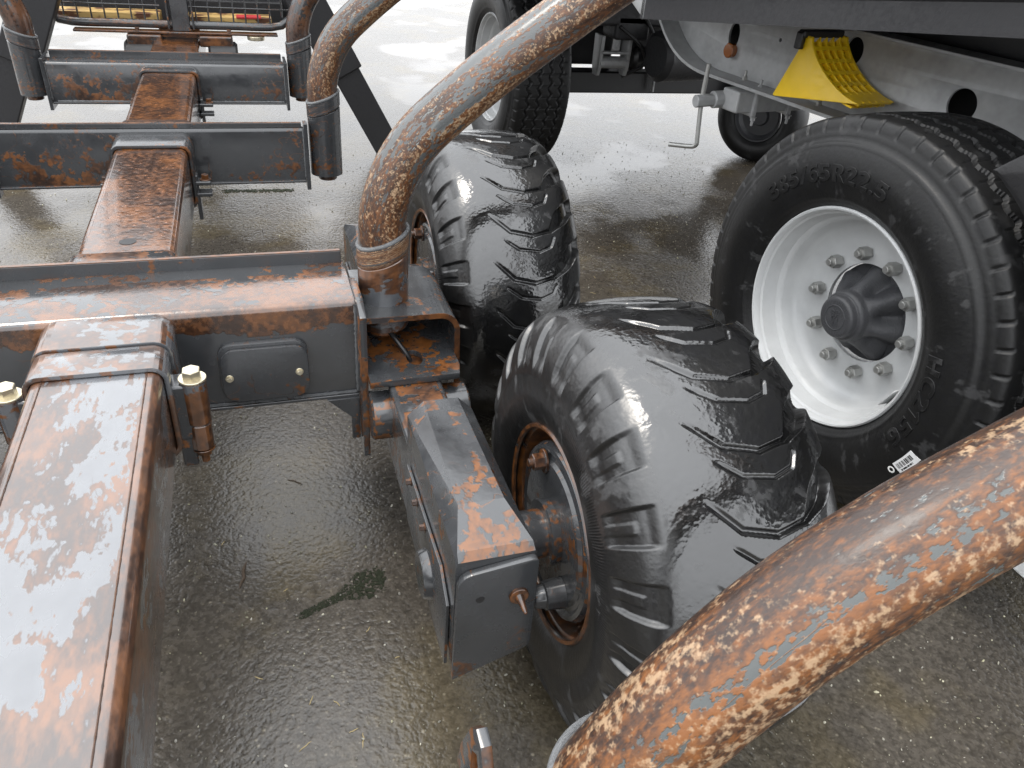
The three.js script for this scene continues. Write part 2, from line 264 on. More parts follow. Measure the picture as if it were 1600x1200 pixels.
// ---------------------------------------------------------------- ground
console.log('ground');
{
  const grit = mulberry(4), S = 2048, cell = new Float32Array(S * S);
  // scattered pale chips in the asphalt
  const chip = new Float32Array(S * S);
  for (let k = 0; k < 26000; k++) { const x = grit() * S, y = grit() * S, r = 0.5 + 1.3 * grit() * grit(), b = grit(); for (let j = -3; j <= 3; j++) for (let i = -3; i <= 3; i++) { const d = Math.hypot(i, j * (0.7 + 0.6 * b)); if (d < r + 0.6) { const q = ((Math.floor(y) + j + S) % S) * S + (Math.floor(x) + i + S) % S; chip[q] = Math.max(chip[q], Math.min(1, r + 0.6 - d) * (0.25 + 0.75 * b * b)); } } }
  const T = bake(S, S, 1 / 4, 1 / 4, (u, v, c) => {
    const f = fbm(u, v, 5, 5, 5, 61, 0.55), g = fbm(u, v, 430, 430, 3, 62, 0.8), st = fbm(u, v, 18, 18, 4, 63, 0.6), ch = chip[Math.round(v * S) * S + Math.round(u * S)];
    const pud = sst(0.54, 0.66, f);
    let L = 0.055 + 0.064 * (g - 0.5) + 0.022 * (f - 0.5) + 0.014 * (st - 0.5);
    const w = sst(0.45, 0.7, st);
    c[0] = lerp(L * 1.12, L * 1.26, w) + ch * 0.15; c[1] = lerp(L * 1.02, L * 1.08, w) + ch * 0.14; c[2] = lerp(L * 0.88, L * 0.74, w) + ch * 0.11;
    c[3] = lerp(0.27, 0.13, pud) + 0.16 * (g - 0.5);
    c[4] = lerp(1, 0.42, pud) * (0.66 * g + 0.14 * st) + 0.12 * ch + 0.1;
  });
  // one sheet, fine near the machines and wide towards the horizon
  const N = 220, pos = [], uv = [], col = [], idx = [], wp = t => { const s = t * 2 - 1; return Math.sign(s) * (9 * Math.abs(s) + 240 * Math.pow(Math.abs(s), 7)); };
  for (let j = 0; j <= N; j++) for (let i = 0; i <= N; i++) {
    const x = wp(i / N) + 1, z = wp(j / N) - 4; pos.push(x, 0, z); uv.push(x, z);
    const n = fbm((x + 300) / 64, (z + 300) / 64, 64, 64, 4, 91), n2 = fbm((x + 300) / 64, (z + 300) / 64, 24, 24, 3, 95); const k = 0.7 + 0.6 * n;
    col.push(k * lerp(1, 1.12, n2), k, k * lerp(1, 0.86, n2));
  }
  for (let j = 0; j < N; j++) for (let i = 0; i < N; i++) { const a = j * (N + 1) + i; idx.push(a, a + N + 1, a + 1, a + 1, a + N + 1, a + N + 2); }
  const g = new THREE.BufferGeometry(); g.setAttribute('position', new THREE.Float32BufferAttribute(pos, 3)); g.setAttribute('uv', new THREE.Float32BufferAttribute(uv, 2)); g.setAttribute('color', new THREE.Float32BufferAttribute(col, 3)); g.setIndex(idx); g.computeVertexNormals();
  const o = new THREE.Mesh(g, mat(Object.assign({}, T, { vertexColors: true, bumpScale: 0.0027 }))); o.name = 'asphalt_ground'; o.receiveShadow = true; o.userData = { kind: 'structure' }; scene.add(o);
}

// ---------------------------------------------------------------- timber trailer
console.log('timber trailer');
const CX = -0.318, TW = 0.226, TH = 0.197, TY = 0.62;
const tr = thing('timber_trailer', 'rusty dark grey timber trailer with tubular stanchions and bogie wheels', 'trailer', [CX, 0, -2.2]);
const mirror = x => 2 * CX - x;
{
  const rr = roundRect(TW, TH, 0.022, 6).map(([x, y]) => [x + CX, y + TY - TH / 2]);
  part(tr, 'spine_tube', prism(rr, 0.35, -1.70, alongZ, 0.6, 1), M.tube);
  part(tr, 'spine_tube', prism(rr, -1.70, -6.4, alongZ, 0.6, 1), M.tube2).userData.label = 'brown rusted spine tube';
  for (const sx of [-1, 1]) part(tr, 'weld_seam', bead([CX + sx * 0.088, TY + 0.0004, -1.35], [CX + sx * 0.088, TY + 0.0004, 0.2], 0.0013, 3 + sx), M.rust);
  // peg hole in the middle tube
  part(tr, 'peg_hole', cyl([CX + 0.0, TY - 0.02, -1.99], [CX, TY + 0.0012, -1.99], 0.020, 0.020, 32, 0.0005), M.black);
  // clamp sleeves round the tube
  const sleeve = (z0, z1, grow, m, name) => {
    const s = rrShape(CX, TY - TH / 2, TW + 2 * grow, TH + 2 * grow, 0.022 + grow), h = rrShape(CX, TY - TH / 2, TW + 0.003, TH + 0.003, 0.023);
    part(tr, name, plate(s, Math.abs(z1 - z0), (x, y, t) => [x, y, Math.max(z0, z1) - t], [new THREE.Path(h.getPoints(10))], 0.0015), m);
  };
  sleeve(-1.352, -1.437, 0.011, M.mix, 'clamp_collar');
  sleeve(-1.447, -1.60, 0.013, M.mix, 'clamp_sleeve');
  sleeve(-1.79, -1.90, 0.012, M.rust, 'clamp_sleeve');
  sleeve(-2.765, -2.93, 0.012, M.genR, 'clamp_sleeve');
  sleeve(-2.97, -3.09, 0.010, M.rust, 'clamp_sleeve');
  sleeve(-3.90, -4.02, 0.011, M.genR, 'clamp_sleeve');
  // split clamp bosses with long bolts at the first collar
  for (const s of [1, -1]) {
    const bx = CX + s * 0.160, z = -1.388;
    part(tr, 'clamp_boss', merge([cyl([bx, 0.475, z], [bx, 0.575, z], 0.025), cyl([bx, 0.412, z + 0.004], [bx, 0.472, z], 0.023)]), M.mix);
    part(tr, 'clamp_ear', merge([RB(CX + s * 0.136, 0.505, z - 0.01, 0.045, 0.13, 0.055, 0.006), RB(CX + s * 0.132, 0.42, z - 0.01, 0.03, 0.1, 0.05, 0.006)]), M.genR);
    part(tr, 'clamp_bolt', hexBolt([bx, 0.575, z], [0, 1, 0], 0.0185, 0.020), M.zinc);
    part(tr, 'clamp_nut', hexBolt([bx, 0.412, z + 0.004], [0, -1, 0], 0.016, 0.016, 0.022), M.rust);
    for (const zz of [-2.80, -3.86]) {
      const q = CX + s * 0.155;
      part(tr, 'clamp_ear', merge([RB(CX + s * 0.143, 0.495, zz, 0.06, 0.014, 0.05), RB(CX + s * 0.143, 0.455, zz, 0.06, 0.014, 0.05), RB(CX + s * 0.125, 0.44, zz - 0.01, 0.014, 0.16, 0.045)]), M.gen);
      part(tr, 'clamp_bolt', hexBolt([q, 0.502, zz], [0, 1, 0], 0.013, 0.016), M.rust);
    }
  }
}
// bolster: cross beam, lip, end plates, sockets, stanchions
const STAN = [[0.265, 0.56], [0.265, 0.62], [0.264, 0.74], [0.266, 0.79], [0.278, 0.842], [0.304, 0.905], [0.345, 0.965], [0.405, 1.022], [0.52, 1.115], [0.70, 1.245], [0.90, 1.385], [1.02, 1.50], [1.07, 1.66], [1.075, 1.9], [1.075, 2.3]];
function bolster(z, o) {   // z: front face
  const X1 = 0.185, X0 = mirror(X1), yb = o.yb, yt = o.yt, dp = o.depth, r = 0.016, P = [];
  // section (z, y) from front bottom, up the front, over the top, down the back
  P.push([z, yb]); for (let i = 0; i <= 5; i++) { const a = Math.PI * (i / 10); P.push([z - r + r * Math.cos(a), yt - r + r * Math.sin(a)]); }
  for (let i = 0; i <= 5; i++) { const a = Math.PI * (0.5 + i / 10); P.push([z - dp + r + r * Math.cos(a), yt - r + r * Math.sin(a)]); } P.push([z - dp, yb]);
  part(tr, 'cross_beam', prism(P, X0, X1, alongX, 0.5, 1), o.mat);
  if (o.lip) part(tr, 'beam_lip', boxUV(new RoundedBoxGeometry(X1 - X0 - 0.01, o.lip + 0.06, 0.010, 2, 0.002).translate((X0 + X1) / 2, yt + o.lip / 2 - 0.03, z - o.lipz)), M.gen);
  if (o.lip) part(tr, 'lip_edge', RB((X0 + X1) / 2, yt + o.lip + 0.0006, z - o.lipz, X1 - X0 - 0.012, 0.003, 0.0094, 0.001), M.rust);
  part(tr, 'bottom_flange', RB((X0 + X1) / 2, yb - 0.004, z - dp / 2 + 0.004, X1 - X0, 0.008, dp + 0.012, 0.002), M.gen);
  const gaps = o.beads || [[X0 + 0.02, CX - 0.15], [CX + 0.15, X1 - 0.01]];
  gaps.forEach(([a, b], i) => part(tr, 'weld_bead', bead([a, yb + 0.003, z + 0.003], [b, yb + 0.003, z + 0.003], 0.0045, 5 + i), M.weld));
  for (const s of [1, -1]) {
    const f = x => s > 0 ? x : mirror(x);
    const zc = z - o.post;
    if (o.endplate) part(tr, 'end_plate', boxUV(new RoundedBoxGeometry(0.014, yt - yb + 0.05, dp + 0.03, 2, 0.002).translate(f(0.193), (yt + yb) / 2 - 0.008, z - dp / 2 + 0.004)), M.gen);
    if (o.endplate) part(tr, 'weld_bead', bead([f(0.185), yb + 0.01, z + 0.003], [f(0.185), yt - 0.004, z + 0.003], 0.0035, 9), M.weld);
    const k = 0.36 * s;
    part(tr, 'stanchion_socket', slantTube(f(0.265), zc, 0.059, 0.0535, () => o.sb, x => 0.694 + k * x * 0.9), o.smat || M.gen);
    part(tr, 'socket_collar', slantTube(f(0.265), zc, 0.0605, 0.053, x => 0.698 + k * x, x => 0.742 + k * x * 1.05), o.cmat || M.gen);
    part(tr, 'weld_bead', pipe(Array.from({ length: 25 }, (_, i) => { const a = i / 24 * Math.PI * 2; return [f(0.265) + 0.057 * Math.cos(a), 0.745 + k * 1.05 * 0.057 * Math.cos(a), zc + 0.057 * Math.sin(a)]; }), 0.0052, 72, 8), M.weld);
    part(tr, 'locking_pin', cyl([f(0.268), o.sb - 0.022, zc], [f(0.268), o.sb + 0.01, zc], 0.034), M.rust);
    part(tr, 'stanchion', pipe((o.path || STAN).map(([x, y, dz = 0]) => [f(x), y, zc + dz]), o.pr || 0.0535, 120, 40), s > 0 ? o.pmat : o.pmatL || o.pmat);
  }
}
bolster(-1.555, { yb: 0.393, yt: 0.635, depth: 0.235, lip: 0.03, lipz: 0.215, mat: M.beam, post: 0.10, sb: 0.522, pmat: M.pipe, smat: M.mix, cmat: M.pipe, endplate: false, beads: [[mirror(0.17), CX - 0.15], [CX + 0.165, 0.02], [0.035, 0.18]] });
bolster(-2.92, { yb: 0.452, yt: 0.645, depth: 0.02, lip: 0.014, lipz: 0.012, mat: M.gen, post: 0.04, sb: 0.465, pmat: M.pipe, endplate: true, beads: [] });
bolster(-4.0, { yb: 0.470, yt: 0.638, depth: 0.12, lip: 0.03, lipz: 0.11, mat: M.gen, post: 0.08, sb: 0.485, pmat: M.pipeD, endplate: true });
// rear bolster below the camera, its stanchion crosses the view close by
const NEAR = [[0.215, 0.46], [0.225, 0.58], [0.240, 0.665], [0.262, 0.72], [0.292, 0.772], [0.342, 0.845], [0.413, 0.922], [0.50, 0.985], [0.603, 1.040], [0.76, 1.115], [0.92, 1.205], [1.03, 1.33], [1.06, 1.6], [1.06, 2.2]];
bolster(-0.215, { yb: 0.393, yt: 0.600, depth: 0.14, lip: 0, lipz: 0, mat: M.gen, post: 0.13, sb: 0.5, pmat: M.pipeN, endplate: true, path: NEAR, pr: 0.0545 });
// bracket ear beside the near stanchion
part(tr, 'lifting_ear', (() => { const s = new THREE.Shape([[-0.06, -0.14], [0.06, -0.14], [0.05, -0.06], [0.014, 0.0], [-0.004, 0.004], [-0.022, -0.02], [-0.05, -0.09]].map(q => new THREE.Vector2(...q))); const h = new THREE.Path([[-0.012, -0.045], [0.004, -0.028], [0.016, -0.05], [0.016, -0.10], [-0.012, -0.10]].map(q => new THREE.Vector2(...q))); return plate(s, 0.012, (p, q, t) => [0.152 + t, 0.735 + q, -0.42 + p], [h]); })(), M.genR);

// first bolster: bogie bracket, cover plate
{
  const z0 = -1.49;
  // end plate with a downward tongue
  for (const s of [1, -1]) {
    const f = x => s > 0 ? x : mirror(x);
    part(tr, 'end_plate', plate([[z0, 0.245], [z0, 0.625], [z0 - 0.05, 0.645], [z0 - 0.16, 0.645], [z0 - 0.26, 0.60], [z0 - 0.29, 0.40], [z0 - 0.16, 0.245]], 0.015, (z, y, t) => [f(0.186 + t), y, z]), M.genR);
    part(tr, 'gusset', plate([[0.185, 0.385], [0.11, 0.385], [0.165, 0.33], [0.165, 0.265], [0.185, 0.265]], 0.012, (x, y, t) => [f(x), y, -1.552 + t]), M.gen);
    part(tr, 'weld_bead', bead([f(0.184), 0.40, -1.549], [f(0.184), 0.628, -1.549], 0.004, 19), M.weld);
    // bent saddle plate over the socket
    const prof = [], prof2 = [], R = 0.05, t = 0.013; prof.push([0.2, 0.592]);
    for (let i = 0; i <= 8; i++) { const a = Math.PI / 2 * (1 - i / 8); prof.push([0.378 + R * Math.cos(a), 0.542 + R * Math.sin(a)]); } prof.push([0.432, 0.36]);
    prof2.push([0.419, 0.36]); for (let i = 0; i <= 8; i++) { const a = Math.PI / 2 * (i / 8); prof2.push([0.378 + (R - t) * Math.cos(a), 0.542 + (R - t) * Math.sin(a)]); } prof2.push([0.2, 0.579]);
    part(tr, 'saddle_plate', prism([...prof, ...prof2].map(([x, y]) => [f(x), y]), -1.548, -1.81, alongZ, 0.45), M.genR);
    part(tr, 'saddle_edge', prism([...prof, ...prof2].map(([x, y]) => [f(x), y]), -1.5478, -1.5455, alongZ, 0.45), M.rust);
    // shelf with slots below it
    const sh = new THREE.Shape([[0.2, -1.452], [0.408, -1.458], [0.418, -1.50], [0.418, -1.80], [0.2, -1.80]].map(q => new THREE.Vector2(...q)));
    part(tr, 'shelf_plate', plate(sh, 0.016, (x, z, y) => [f(x), 0.464 + y, z], [(() => { const q = new THREE.Path(); q.absellipse(0.318, -1.545, 0.019, 0.034, 0, Math.PI * 2); return q; })()]), M.genR);
    part(tr, 'pivot_tube', cyl([f(0.2), 0.375, -1.475], [f(0.43), 0.375, -1.475], 0.058, 0.058, 40, 0.004), M.genR);
    part(tr, 'locking_nut', merge([cyl([f(0.262), 0.492, -1.655], [f(0.262), 0.504, -1.655], 0.030, 0.036, 36), cyl([f(0.262), 0.504, -1.655], [f(0.262), 0.5225, -1.655], 0.043, 0.043, 36)]), M.rust);
    part(tr, 'back_plate', RB(f(0.31), 0.50, -1.80, 0.22, 0.16, 0.012), M.gen);
  }
  part(tr, 'hydraulic_hose', pipe([[0.262, 0.52, -1.64], [0.275, 0.515, -1.60], [0.292, 0.495, -1.575], [0.308, 0.47, -1.56], [0.315, 0.42, -1.555]], 0.006, 30, 12), M.hose);
  // inspection cover on the front of the beam
  part(tr, 'cover_rim', plate(rrShape(-0.022, 0.486, 0.192, 0.142, 0.034), 0.016, (x, y, t) => [x, y, -1.556 + t], [], 0.004), M.gen);
  part(tr, 'cover_plate', plate(rrShape(-0.020, 0.481, 0.186, 0.134, 0.032), 0.008, (x, y, t) => [x, y, -1.538 + t], [], 0.002), M.gen);
  for (const [x, y] of [[-0.098, 0.478], [0.052, 0.480]]) part(tr, 'cover_bolt', hexBolt([x, y, -1.530], [0, 0, 1], 0.0062, 0.007), M.zinc);
}
// bogie arm and wheels
function tyreProfile(pts, n, dense) {   // dense: [[end of stretch 0-1, points], ...]
  const c = new THREE.SplineCurve(pts.map(q => new THREE.Vector2(...q))), P = [], out = []; let a = 0; c.arcLengthDivisions = 600;
  if (dense) { P.push(c.getPointAt(0)); let u0 = 0; for (const [u1, k] of dense) { for (let i = 1; i <= k; i++) P.push(c.getPointAt(Math.min(1, lerp(u0, u1, i / k)))); u0 = u1; } n = P.length - 1; } else P.push(...c.getSpacedPoints(n));
  for (let i = 0; i <= n; i++) { const q = P[i]; if (i) a += q.distanceTo(P[i - 1]); const d = P[Math.min(n, i + 1)].clone().sub(P[Math.max(0, i - 1)]).normalize(); out.push({ x: q.x, r: q.y, a, nx: -d.y, nr: d.x }); }
  const mid = a / 2; out.forEach(q => { q.a -= mid; }); return out;
}
function tyreGeo(prof, nt, disp, floor, R) {
  const n = prof.length, pos = new Float32Array((nt + 1) * n * 3), uv = new Float32Array((nt + 1) * n * 2), idx = [];
  for (let j = 0; j <= nt; j++) {
    const th = Math.PI + (j / nt) * Math.PI * 2, ct = Math.cos(th), st = Math.sin(th), sArc = (th % (Math.PI * 2)) * R;
    for (let i = 0; i < n; i++) {
      const q = prof[i], d = disp(q, sArc, th), r = q.r + q.nr * d, k = j * n + i; let y = r * ct; if (y < floor) y = floor;
      pos[k * 3] = q.x + q.nx * d; pos[k * 3 + 1] = y; pos[k * 3 + 2] = r * st; uv[k * 2] = j / nt * Math.PI * 2 * R; uv[k * 2 + 1] = 0.5 + q.a / 0.72;
    }
  }
  for (let j = 0; j < nt; j++) for (let i = 0; i < n - 1; i++) { const a = j * n + i, b = a + n; idx.push(a, a + 1, b, b, a + 1, b + 1); }
  const g = new THREE.BufferGeometry(); g.setAttribute('position', new THREE.BufferAttribute(pos, 3)); g.setAttribute('uv', new THREE.BufferAttribute(uv, 2)); g.setIndex(idx); g.computeVertexNormals();
  return g;
}
function distPoly(P, a, s) { let best = 9, at = 0; for (let i = 0; i < P.length - 1; i++) { const [ax, ay] = P[i], [bx, by] = P[i + 1], dx = bx - ax, dy = by - ay; let t = ((a - ax) * dx + (s - ay) * dy) / (dx * dx + dy * dy); t = Math.min(1, Math.max(0, t)); const d = Math.hypot(a - ax - t * dx, s - ay - t * dy); if (d < best) { best = d; at = i + t; } } return [best, at]; }
const latheX = (pts, seg = 64, crease = 0.5) => boxUV(smooth(new THREE.LatheGeometry(pts.map(q => new THREE.Vector2(q[1], q[0])), seg).rotateZ(-Math.PI / 2), crease));   // [x, r]
console.log('bogie wheels');
const WR = 0.43, AX = 0.46, AY = 0.421;
function bogieTyre(NT, NPF) {
  const prof = tyreProfile([[0.004, 0.198], [-0.012, 0.228], [-0.02, 0.27], [-0.018, 0.312], [-0.008, 0.352], [0.014, 0.391], [0.05, 0.413], [0.11, 0.4255], [0.18, 0.43], [0.25, 0.4275], [0.312, 0.418], [0.352, 0.396], [0.373, 0.358], [0.378, 0.312], [0.38, 0.27], [0.372, 0.228], [0.356, 0.198]], NPF, NPF > 100 ? [[0.2, 26], [0.345, 36], [0.80, 166], [1, 26]] : null).map(q => Object.assign(q, { x: q.x * 0.955 }));
  const NP = 22, p = 2 * Math.PI * WR / NP;
  const G1 = [[-0.092, -0.054], [-0.030, 0.004], [0.030, 0.018], [0.086, 0.005], [0.114, -0.024], [0.150, -0.060], [0.205, -0.094]];
  const G2 = [[-0.056, 0.020], [-0.010, 0.052], [0.045, 0.060], [0.080, 0.048], [0.094, 0.020]];
  return tyreGeo(prof, NT, (q, s) => {
    let d = 0; const a = q.a; let sm = ((s % p) + p) % p;
    if (a > -0.105 && a < 0.26) for (let k = -1; k <= 2; k++) {
      const [e, t] = distPoly(G1, a, sm - k * p), w = lerp(0.0024, 0.0185, sst(2.7, 4.4, t)), dep = lerp(0.0055, 0.018, sst(2.0, 4.6, t)) * sst(0, 0.7, t) * sst(0.26, 0.225, a);
      d = Math.min(d, -dep * (1 - sst(w, w + 0.0036, e)));
      const [e2, t2] = distPoly(G2, a, sm - k * p); d = Math.min(d, -0.0036 * (1 - sst(0.0014, 0.0046, e2)) * sst(0, 0.5, t2) * sst(4.0, 3.6, t2));
    }
    if (a < -0.10) {
      const off = sm / p, b1 = sst(0.05, 0.11, off) * sst(0.60, 0.54, off), b2 = sst(0.72, 0.77, off) * sst(0.94, 0.89, off);
      const win = sst(-0.148, -0.176, a) * sst(-0.268, -0.238, a);
      d = Math.min(d, -win * (0.0085 * (1 - b1) - 0.003 * b2 * (1 - b1) * sst(-0.190, -0.200, a)));
      if (a < -0.25) d += 0.0006 * Math.sin(s * 900) * sst(-0.27, -0.28, a) * sst(-0.33, -0.30, a);
    }
    d += 0.0016 * (fbm(s / 2.7 + 1, a + 1, 14, 6, 3, 333) - 0.5) * 2;
    return d;
  }, -AY + 0.0005, WR);
}
const bogieWheel = new THREE.Group(); bogieWheel.name = 'bogie_wheel';
{
  const w = bogieWheel;   // axis along x, origin at the inner rim edge, machine to -x
  lpart(w, 'tyre', bogieTyre(1500, 252), M.tyreW);
  lpart(w, 'rim', latheX([[0.0, 0.198], [-0.004, 0.2], [-0.006, 0.206], [0.0, 0.210], [0.006, 0.208], [0.014, 0.197], [0.04, 0.19], [0.07, 0.182], [0.085, 0.170], [0.09, 0.150], [0.09, 0.02]], 96), M.rust);
  lpart(w, 'brake_drum', latheX([[0.09, 0.172], [0.018, 0.172], [0.008, 0.166], [0.006, 0.158], [0.012, 0.150], [0.010, 0.142], [0.004, 0.136], [0.004, 0.06], [-0.002, 0.055], [-0.004, 0.03]], 96, 0.35), M.gen);
  lpart(w, 'axle_stub', merge([cyl([-0.13, 0, 0], [0.02, 0, 0], 0.047, 0.047, 40), cyl([-0.016, 0, 0], [0.012, 0, 0], 0.066, 0.062, 40)]), M.gen);
  lpart(w, 'drum_bolt', hexBolt([0.004, 0.12, -0.065], [-1, 0, 0], 0.016, 0.022, 0.012), M.rust);
  lpart(w, 'brake_shaft', merge([cyl([-0.13, -0.075, 0.085], [0.004, -0.075, 0.085], 0.013, 0.013, 24), cyl([-0.034, -0.075, 0.085], [0.006, -0.075, 0.085], 0.027, 0.030, 32), cyl([-0.055, -0.075, 0.085], [-0.03, -0.075, 0.085], 0.02, 0.024, 32)]), M.genR);
}
const plainTyre = bogieTyre(300, 70);
for (const [x, z, s, turn] of [[AX, -0.973, 1, 0.9], [AX, -2.08, 1, 0.25], [mirror(AX), -0.973, -1, 0.4], [mirror(AX), -2.08, -1, 1.3]]) {
  const w = bogieWheel.clone(); if (s < 0) w.children[0].geometry = plainTyre; w.position.set(x - CX, AY, z + 2.2); if (s < 0) w.rotation.y = Math.PI; tr.add(w);
}
for (const s of [1, -1]) {
  const f = x => s > 0 ? x : mirror(x);
  const zl = -0.83, zr = -2.22, lab = s > 0 ? '' : '';
  part(tr, 'bogie_arm', merge([boxUV(new RoundedBoxGeometry(0.122, 0.20, 1.36, 3, 0.008).translate(f(0.304), 0.362, -1.525))]), M.gen);
  part(tr, 'arm_top_plate', RB(f(0.304), 0.4595, -1.45, 0.098, 0.006, 0.56, 0.002), M.rust);
  // chamfered cover over each half of the arm
  for (const e of [1, -1]) {
    const g = z => e > 0 ? z : -3.05 - z;
    const ring = (z, yt, xi, xo, yc, xa, xb, yb) => [[xa, yb], [xa, yc], [xi, yt], [xo, yt], [xb, yc], [xb, yb]].map(([x, y]) => [f(x), y, g(z)]);
    const R = [ring(-1.225, 0.575, 0.272, 0.338, 0.545, 0.2405, 0.368, 0.40), ring(-1.22, 0.579, 0.270, 0.339, 0.549, 0.2385, 0.369, 0.38), ring(-0.915, 0.579, 0.263, 0.343, 0.549, 0.2385, 0.370, 0.36), ring(-0.835, 0.552, 0.243, 0.370, 0.545, 0.2385, 0.3735, 0.31), ring(-0.8225, 0.541, 0.242, 0.3712, 0.532, 0.2385, 0.3735, 0.30)];
    const pos = [], Q = (a, b, c, d) => pos.push(...a, ...b, ...c, ...a, ...c, ...d);
    for (let k = 0; k < R.length - 1; k++) for (let i = 0; i < 5; i++) Q(R[k][i], R[k][i + 1], R[k + 1][i + 1], R[k + 1][i]);
    for (const q of [R[0], R[R.length - 1]]) for (let i = 1; i < 5; i++) pos.push(...q[0], ...q[i], ...q[i + 1]);
    const G = new THREE.BufferGeometry(); G.setAttribute('position', new THREE.Float32BufferAttribute(pos, 3));
    part(tr, 'arm_cover', boxUV(toCreasedNormals(fixOrient(G), 0.12)), M.genR);
    part(tr, 'end_cap', plate((() => { const q = new THREE.Shape(); q.moveTo(0.238, 0.27); q.lineTo(0.36, 0.315); q.quadraticCurveTo(0.375, 0.32, 0.376, 0.335); q.lineTo(0.3745, 0.525); q.quadraticCurveTo(0.374, 0.538, 0.36, 0.536); q.lineTo(0.262, 0.524); q.quadraticCurveTo(0.244, 0.52, 0.24, 0.50); return q; })(), 0.014, (x, y, t) => [f(x), y, g(-0.822 + t)]), M.gen);
    part(tr, 'cap_stud', merge([cyl([f(0.344), 0.46, g(-0.81)], [f(0.344), 0.46, g(-0.802)], 0.0165, 0.0165, 24, 0.001), cyl([f(0.344), 0.46, g(-0.806)], [f(0.346), 0.453, g(-0.772)], 0.008, 0.003, 16, 0.001)]), M.rust);
    part(tr, 'cap_hole', cyl([f(0.278), 0.465, g(-0.812)], [f(0.278), 0.465, g(-0.8076)], 0.0078, 0.0078, 24, 0.0005), M.black);
    part(tr, 'side_plate', plate([[-1.19, 0.45], [-0.90, 0.46], [-0.845, 0.42], [-0.845, 0.27], [-0.90, 0.27], [-1.19, 0.31]], 0.006, (z, y, t) => [f(0.2375 - t), y, g(z)]), M.gen);
    for (const z of [-1.146, -1.084, -1.015]) part(tr, 'side_bolt', hexBolt([f(0.2315), 0.442, g(z)], [-s, 0, 0], 0.0062, 0.009), M.rust);
    part(tr, 'axle_boss', cyl([f(0.216), 0.352, g(-0.985)], [f(0.24), 0.352, g(-0.985)], 0.045, 0.05, 40), M.gen);
  }
}
// headboard with wire mesh, stabiliser legs, loader base
console.log('headboard');
{
  const z = -4.75, xl = -0.95, xr = mirror(-0.95) , yb = 0.685, yt = 1.75;
  const bar = (pts, r) => pipe(pts.map(([x, y]) => [x, y, z]), r, 60, 12);
  part(tr, 'headboard_frame', bar([[xl, yt], [xl, 1.3], [xl, 0.85], [xl + 0.02, 0.76], [xl + 0.09, 0.695], [xl + 0.18, yb], [-0.6, yb], [0, yb], [xr - 0.18, yb], [xr - 0.09, 0.695], [xr - 0.02, 0.76], [xr, 0.85], [xr, 1.3], [xr, yt]], 0.021), M.gen);
  part(tr, 'headboard_top_rail', bar([[xl, yt], [-0.3, yt], [xr, yt]], 0.022), M.gen);
  for (let x = xl + 0.055; x < xr - 0.02; x += 0.0625) { if (Math.abs(x - CX) < 0.06) continue; const e = Math.min(x - xl, xr - x), y0 = yb + 0.015 + (e < 0.14 ? 0.09 * (1 - e / 0.14) : 0); part(tr, 'mesh_wire', cyl([x, y0, z], [x, yt - 0.01, z], 0.0042, 0.0042, 8, 0.0005), M.gen); }
  for (let y = 0.775; y < yt - 0.05; y += 0.0625) for (const [a, b] of [[xl + 0.01, CX - 0.06], [CX + 0.06, xr - 0.01]]) part(tr, 'mesh_wire', cyl([a, y, z + 0.007], [b, y, z + 0.007], 0.0036, 0.0036, 8, 0.0005), M.gen);
  part(tr, 'headboard_post', merge([RB(CX + 0.034, 1.2, z + 0.02, 0.088, 1.08, 0.05)]), M.gen);
  for (const x of [-0.345, -0.225]) part(tr, 'post_flange', RB(x + 0.002, 1.2, z + 0.025, 0.010, 1.06, 0.07), M.genR);
  part(tr, 'ledge_plate', RB(-0.30, 0.652, z + 0.02, 1.0, 0.012, 0.07), M.rust);
  for (const x of [-0.5, -0.05]) part(tr, 'ledge_bolt', hexBolt([x, 0.658, z + 0.04], [0, 1, 0], 0.012, 0.014), M.rust);
  for (const x of [-0.47, -0.12]) part(tr, 'support_block', RB(x, 0.615, z + 0.02, 0.17, 0.055, 0.1, 0.01), M.rust);
  for (const x of [-0.50, -0.09]) part(tr, 'guide_roller', cyl([x - 0.075, 0.51, z + 0.02], [x + 0.075, 0.51, z + 0.02], 0.10, 0.10, 40, 0.012), M.black);
  part(tr, 'stop_cap', cyl([0.085, 0.625, z + 0.03], [0.085, 0.645, z + 0.03], 0.045, 0.045, 30), M.zinc);
  // loader base behind the mesh
  part(tr, 'loader_base', merge([RB(CX, 1.26, -5.45, 1.25, 1.30, 0.4, 0.03), RB(CX, 1.6, -5.45, 0.5, 1.0, 0.34, 0.03), RB(CX, 0.70, -5.2, 1.15, 0.12, 0.16, 0.01)]), M.blackPaint);
  // stabiliser legs
  const leg = (a, b, w, d) => { const A = V3(...a), B = V3(...b), L = A.distanceTo(B), g = new RoundedBoxGeometry(w, L, d, 3, 0.008); g.applyQuaternion(new THREE.Quaternion().setFromUnitVectors(V3(0, 1, 0), A.clone().sub(B).normalize())); return boxUV(g.translate((a[0] + b[0]) / 2, (a[1] + b[1]) / 2, (a[2] + b[2]) / 2)); };
  part(tr, 'stabiliser_leg', leg([0.40, 0.76, -4.6], [0.800, 0.02, -4.6], 0.15, 0.11), M.blackPaint);
  part(tr, 'stabiliser_sleeve', leg([0.17, 1.18, -4.6], [0.545, 0.49, -4.6], 0.19, 0.135), M.blackPaint);
  part(tr, 'stabiliser_leg', leg([-0.95, 0.76, -4.6], [-1.30, 0.02, -4.6], 0.15, 0.11), M.blackPaint);
  part(tr, 'stabiliser_sleeve', leg([-0.72, 1.22, -4.6], [-1.05, 0.52, -4.6], 0.19, 0.135), M.blackPaint);
  for (const x of [0.83, -1.33]) part(tr, 'stabiliser_foot', cyl([x, 0, -4.6], [x, 0.03, -4.6], 0.13, 0.12, 32, 0.006), M.blackPaint);
}
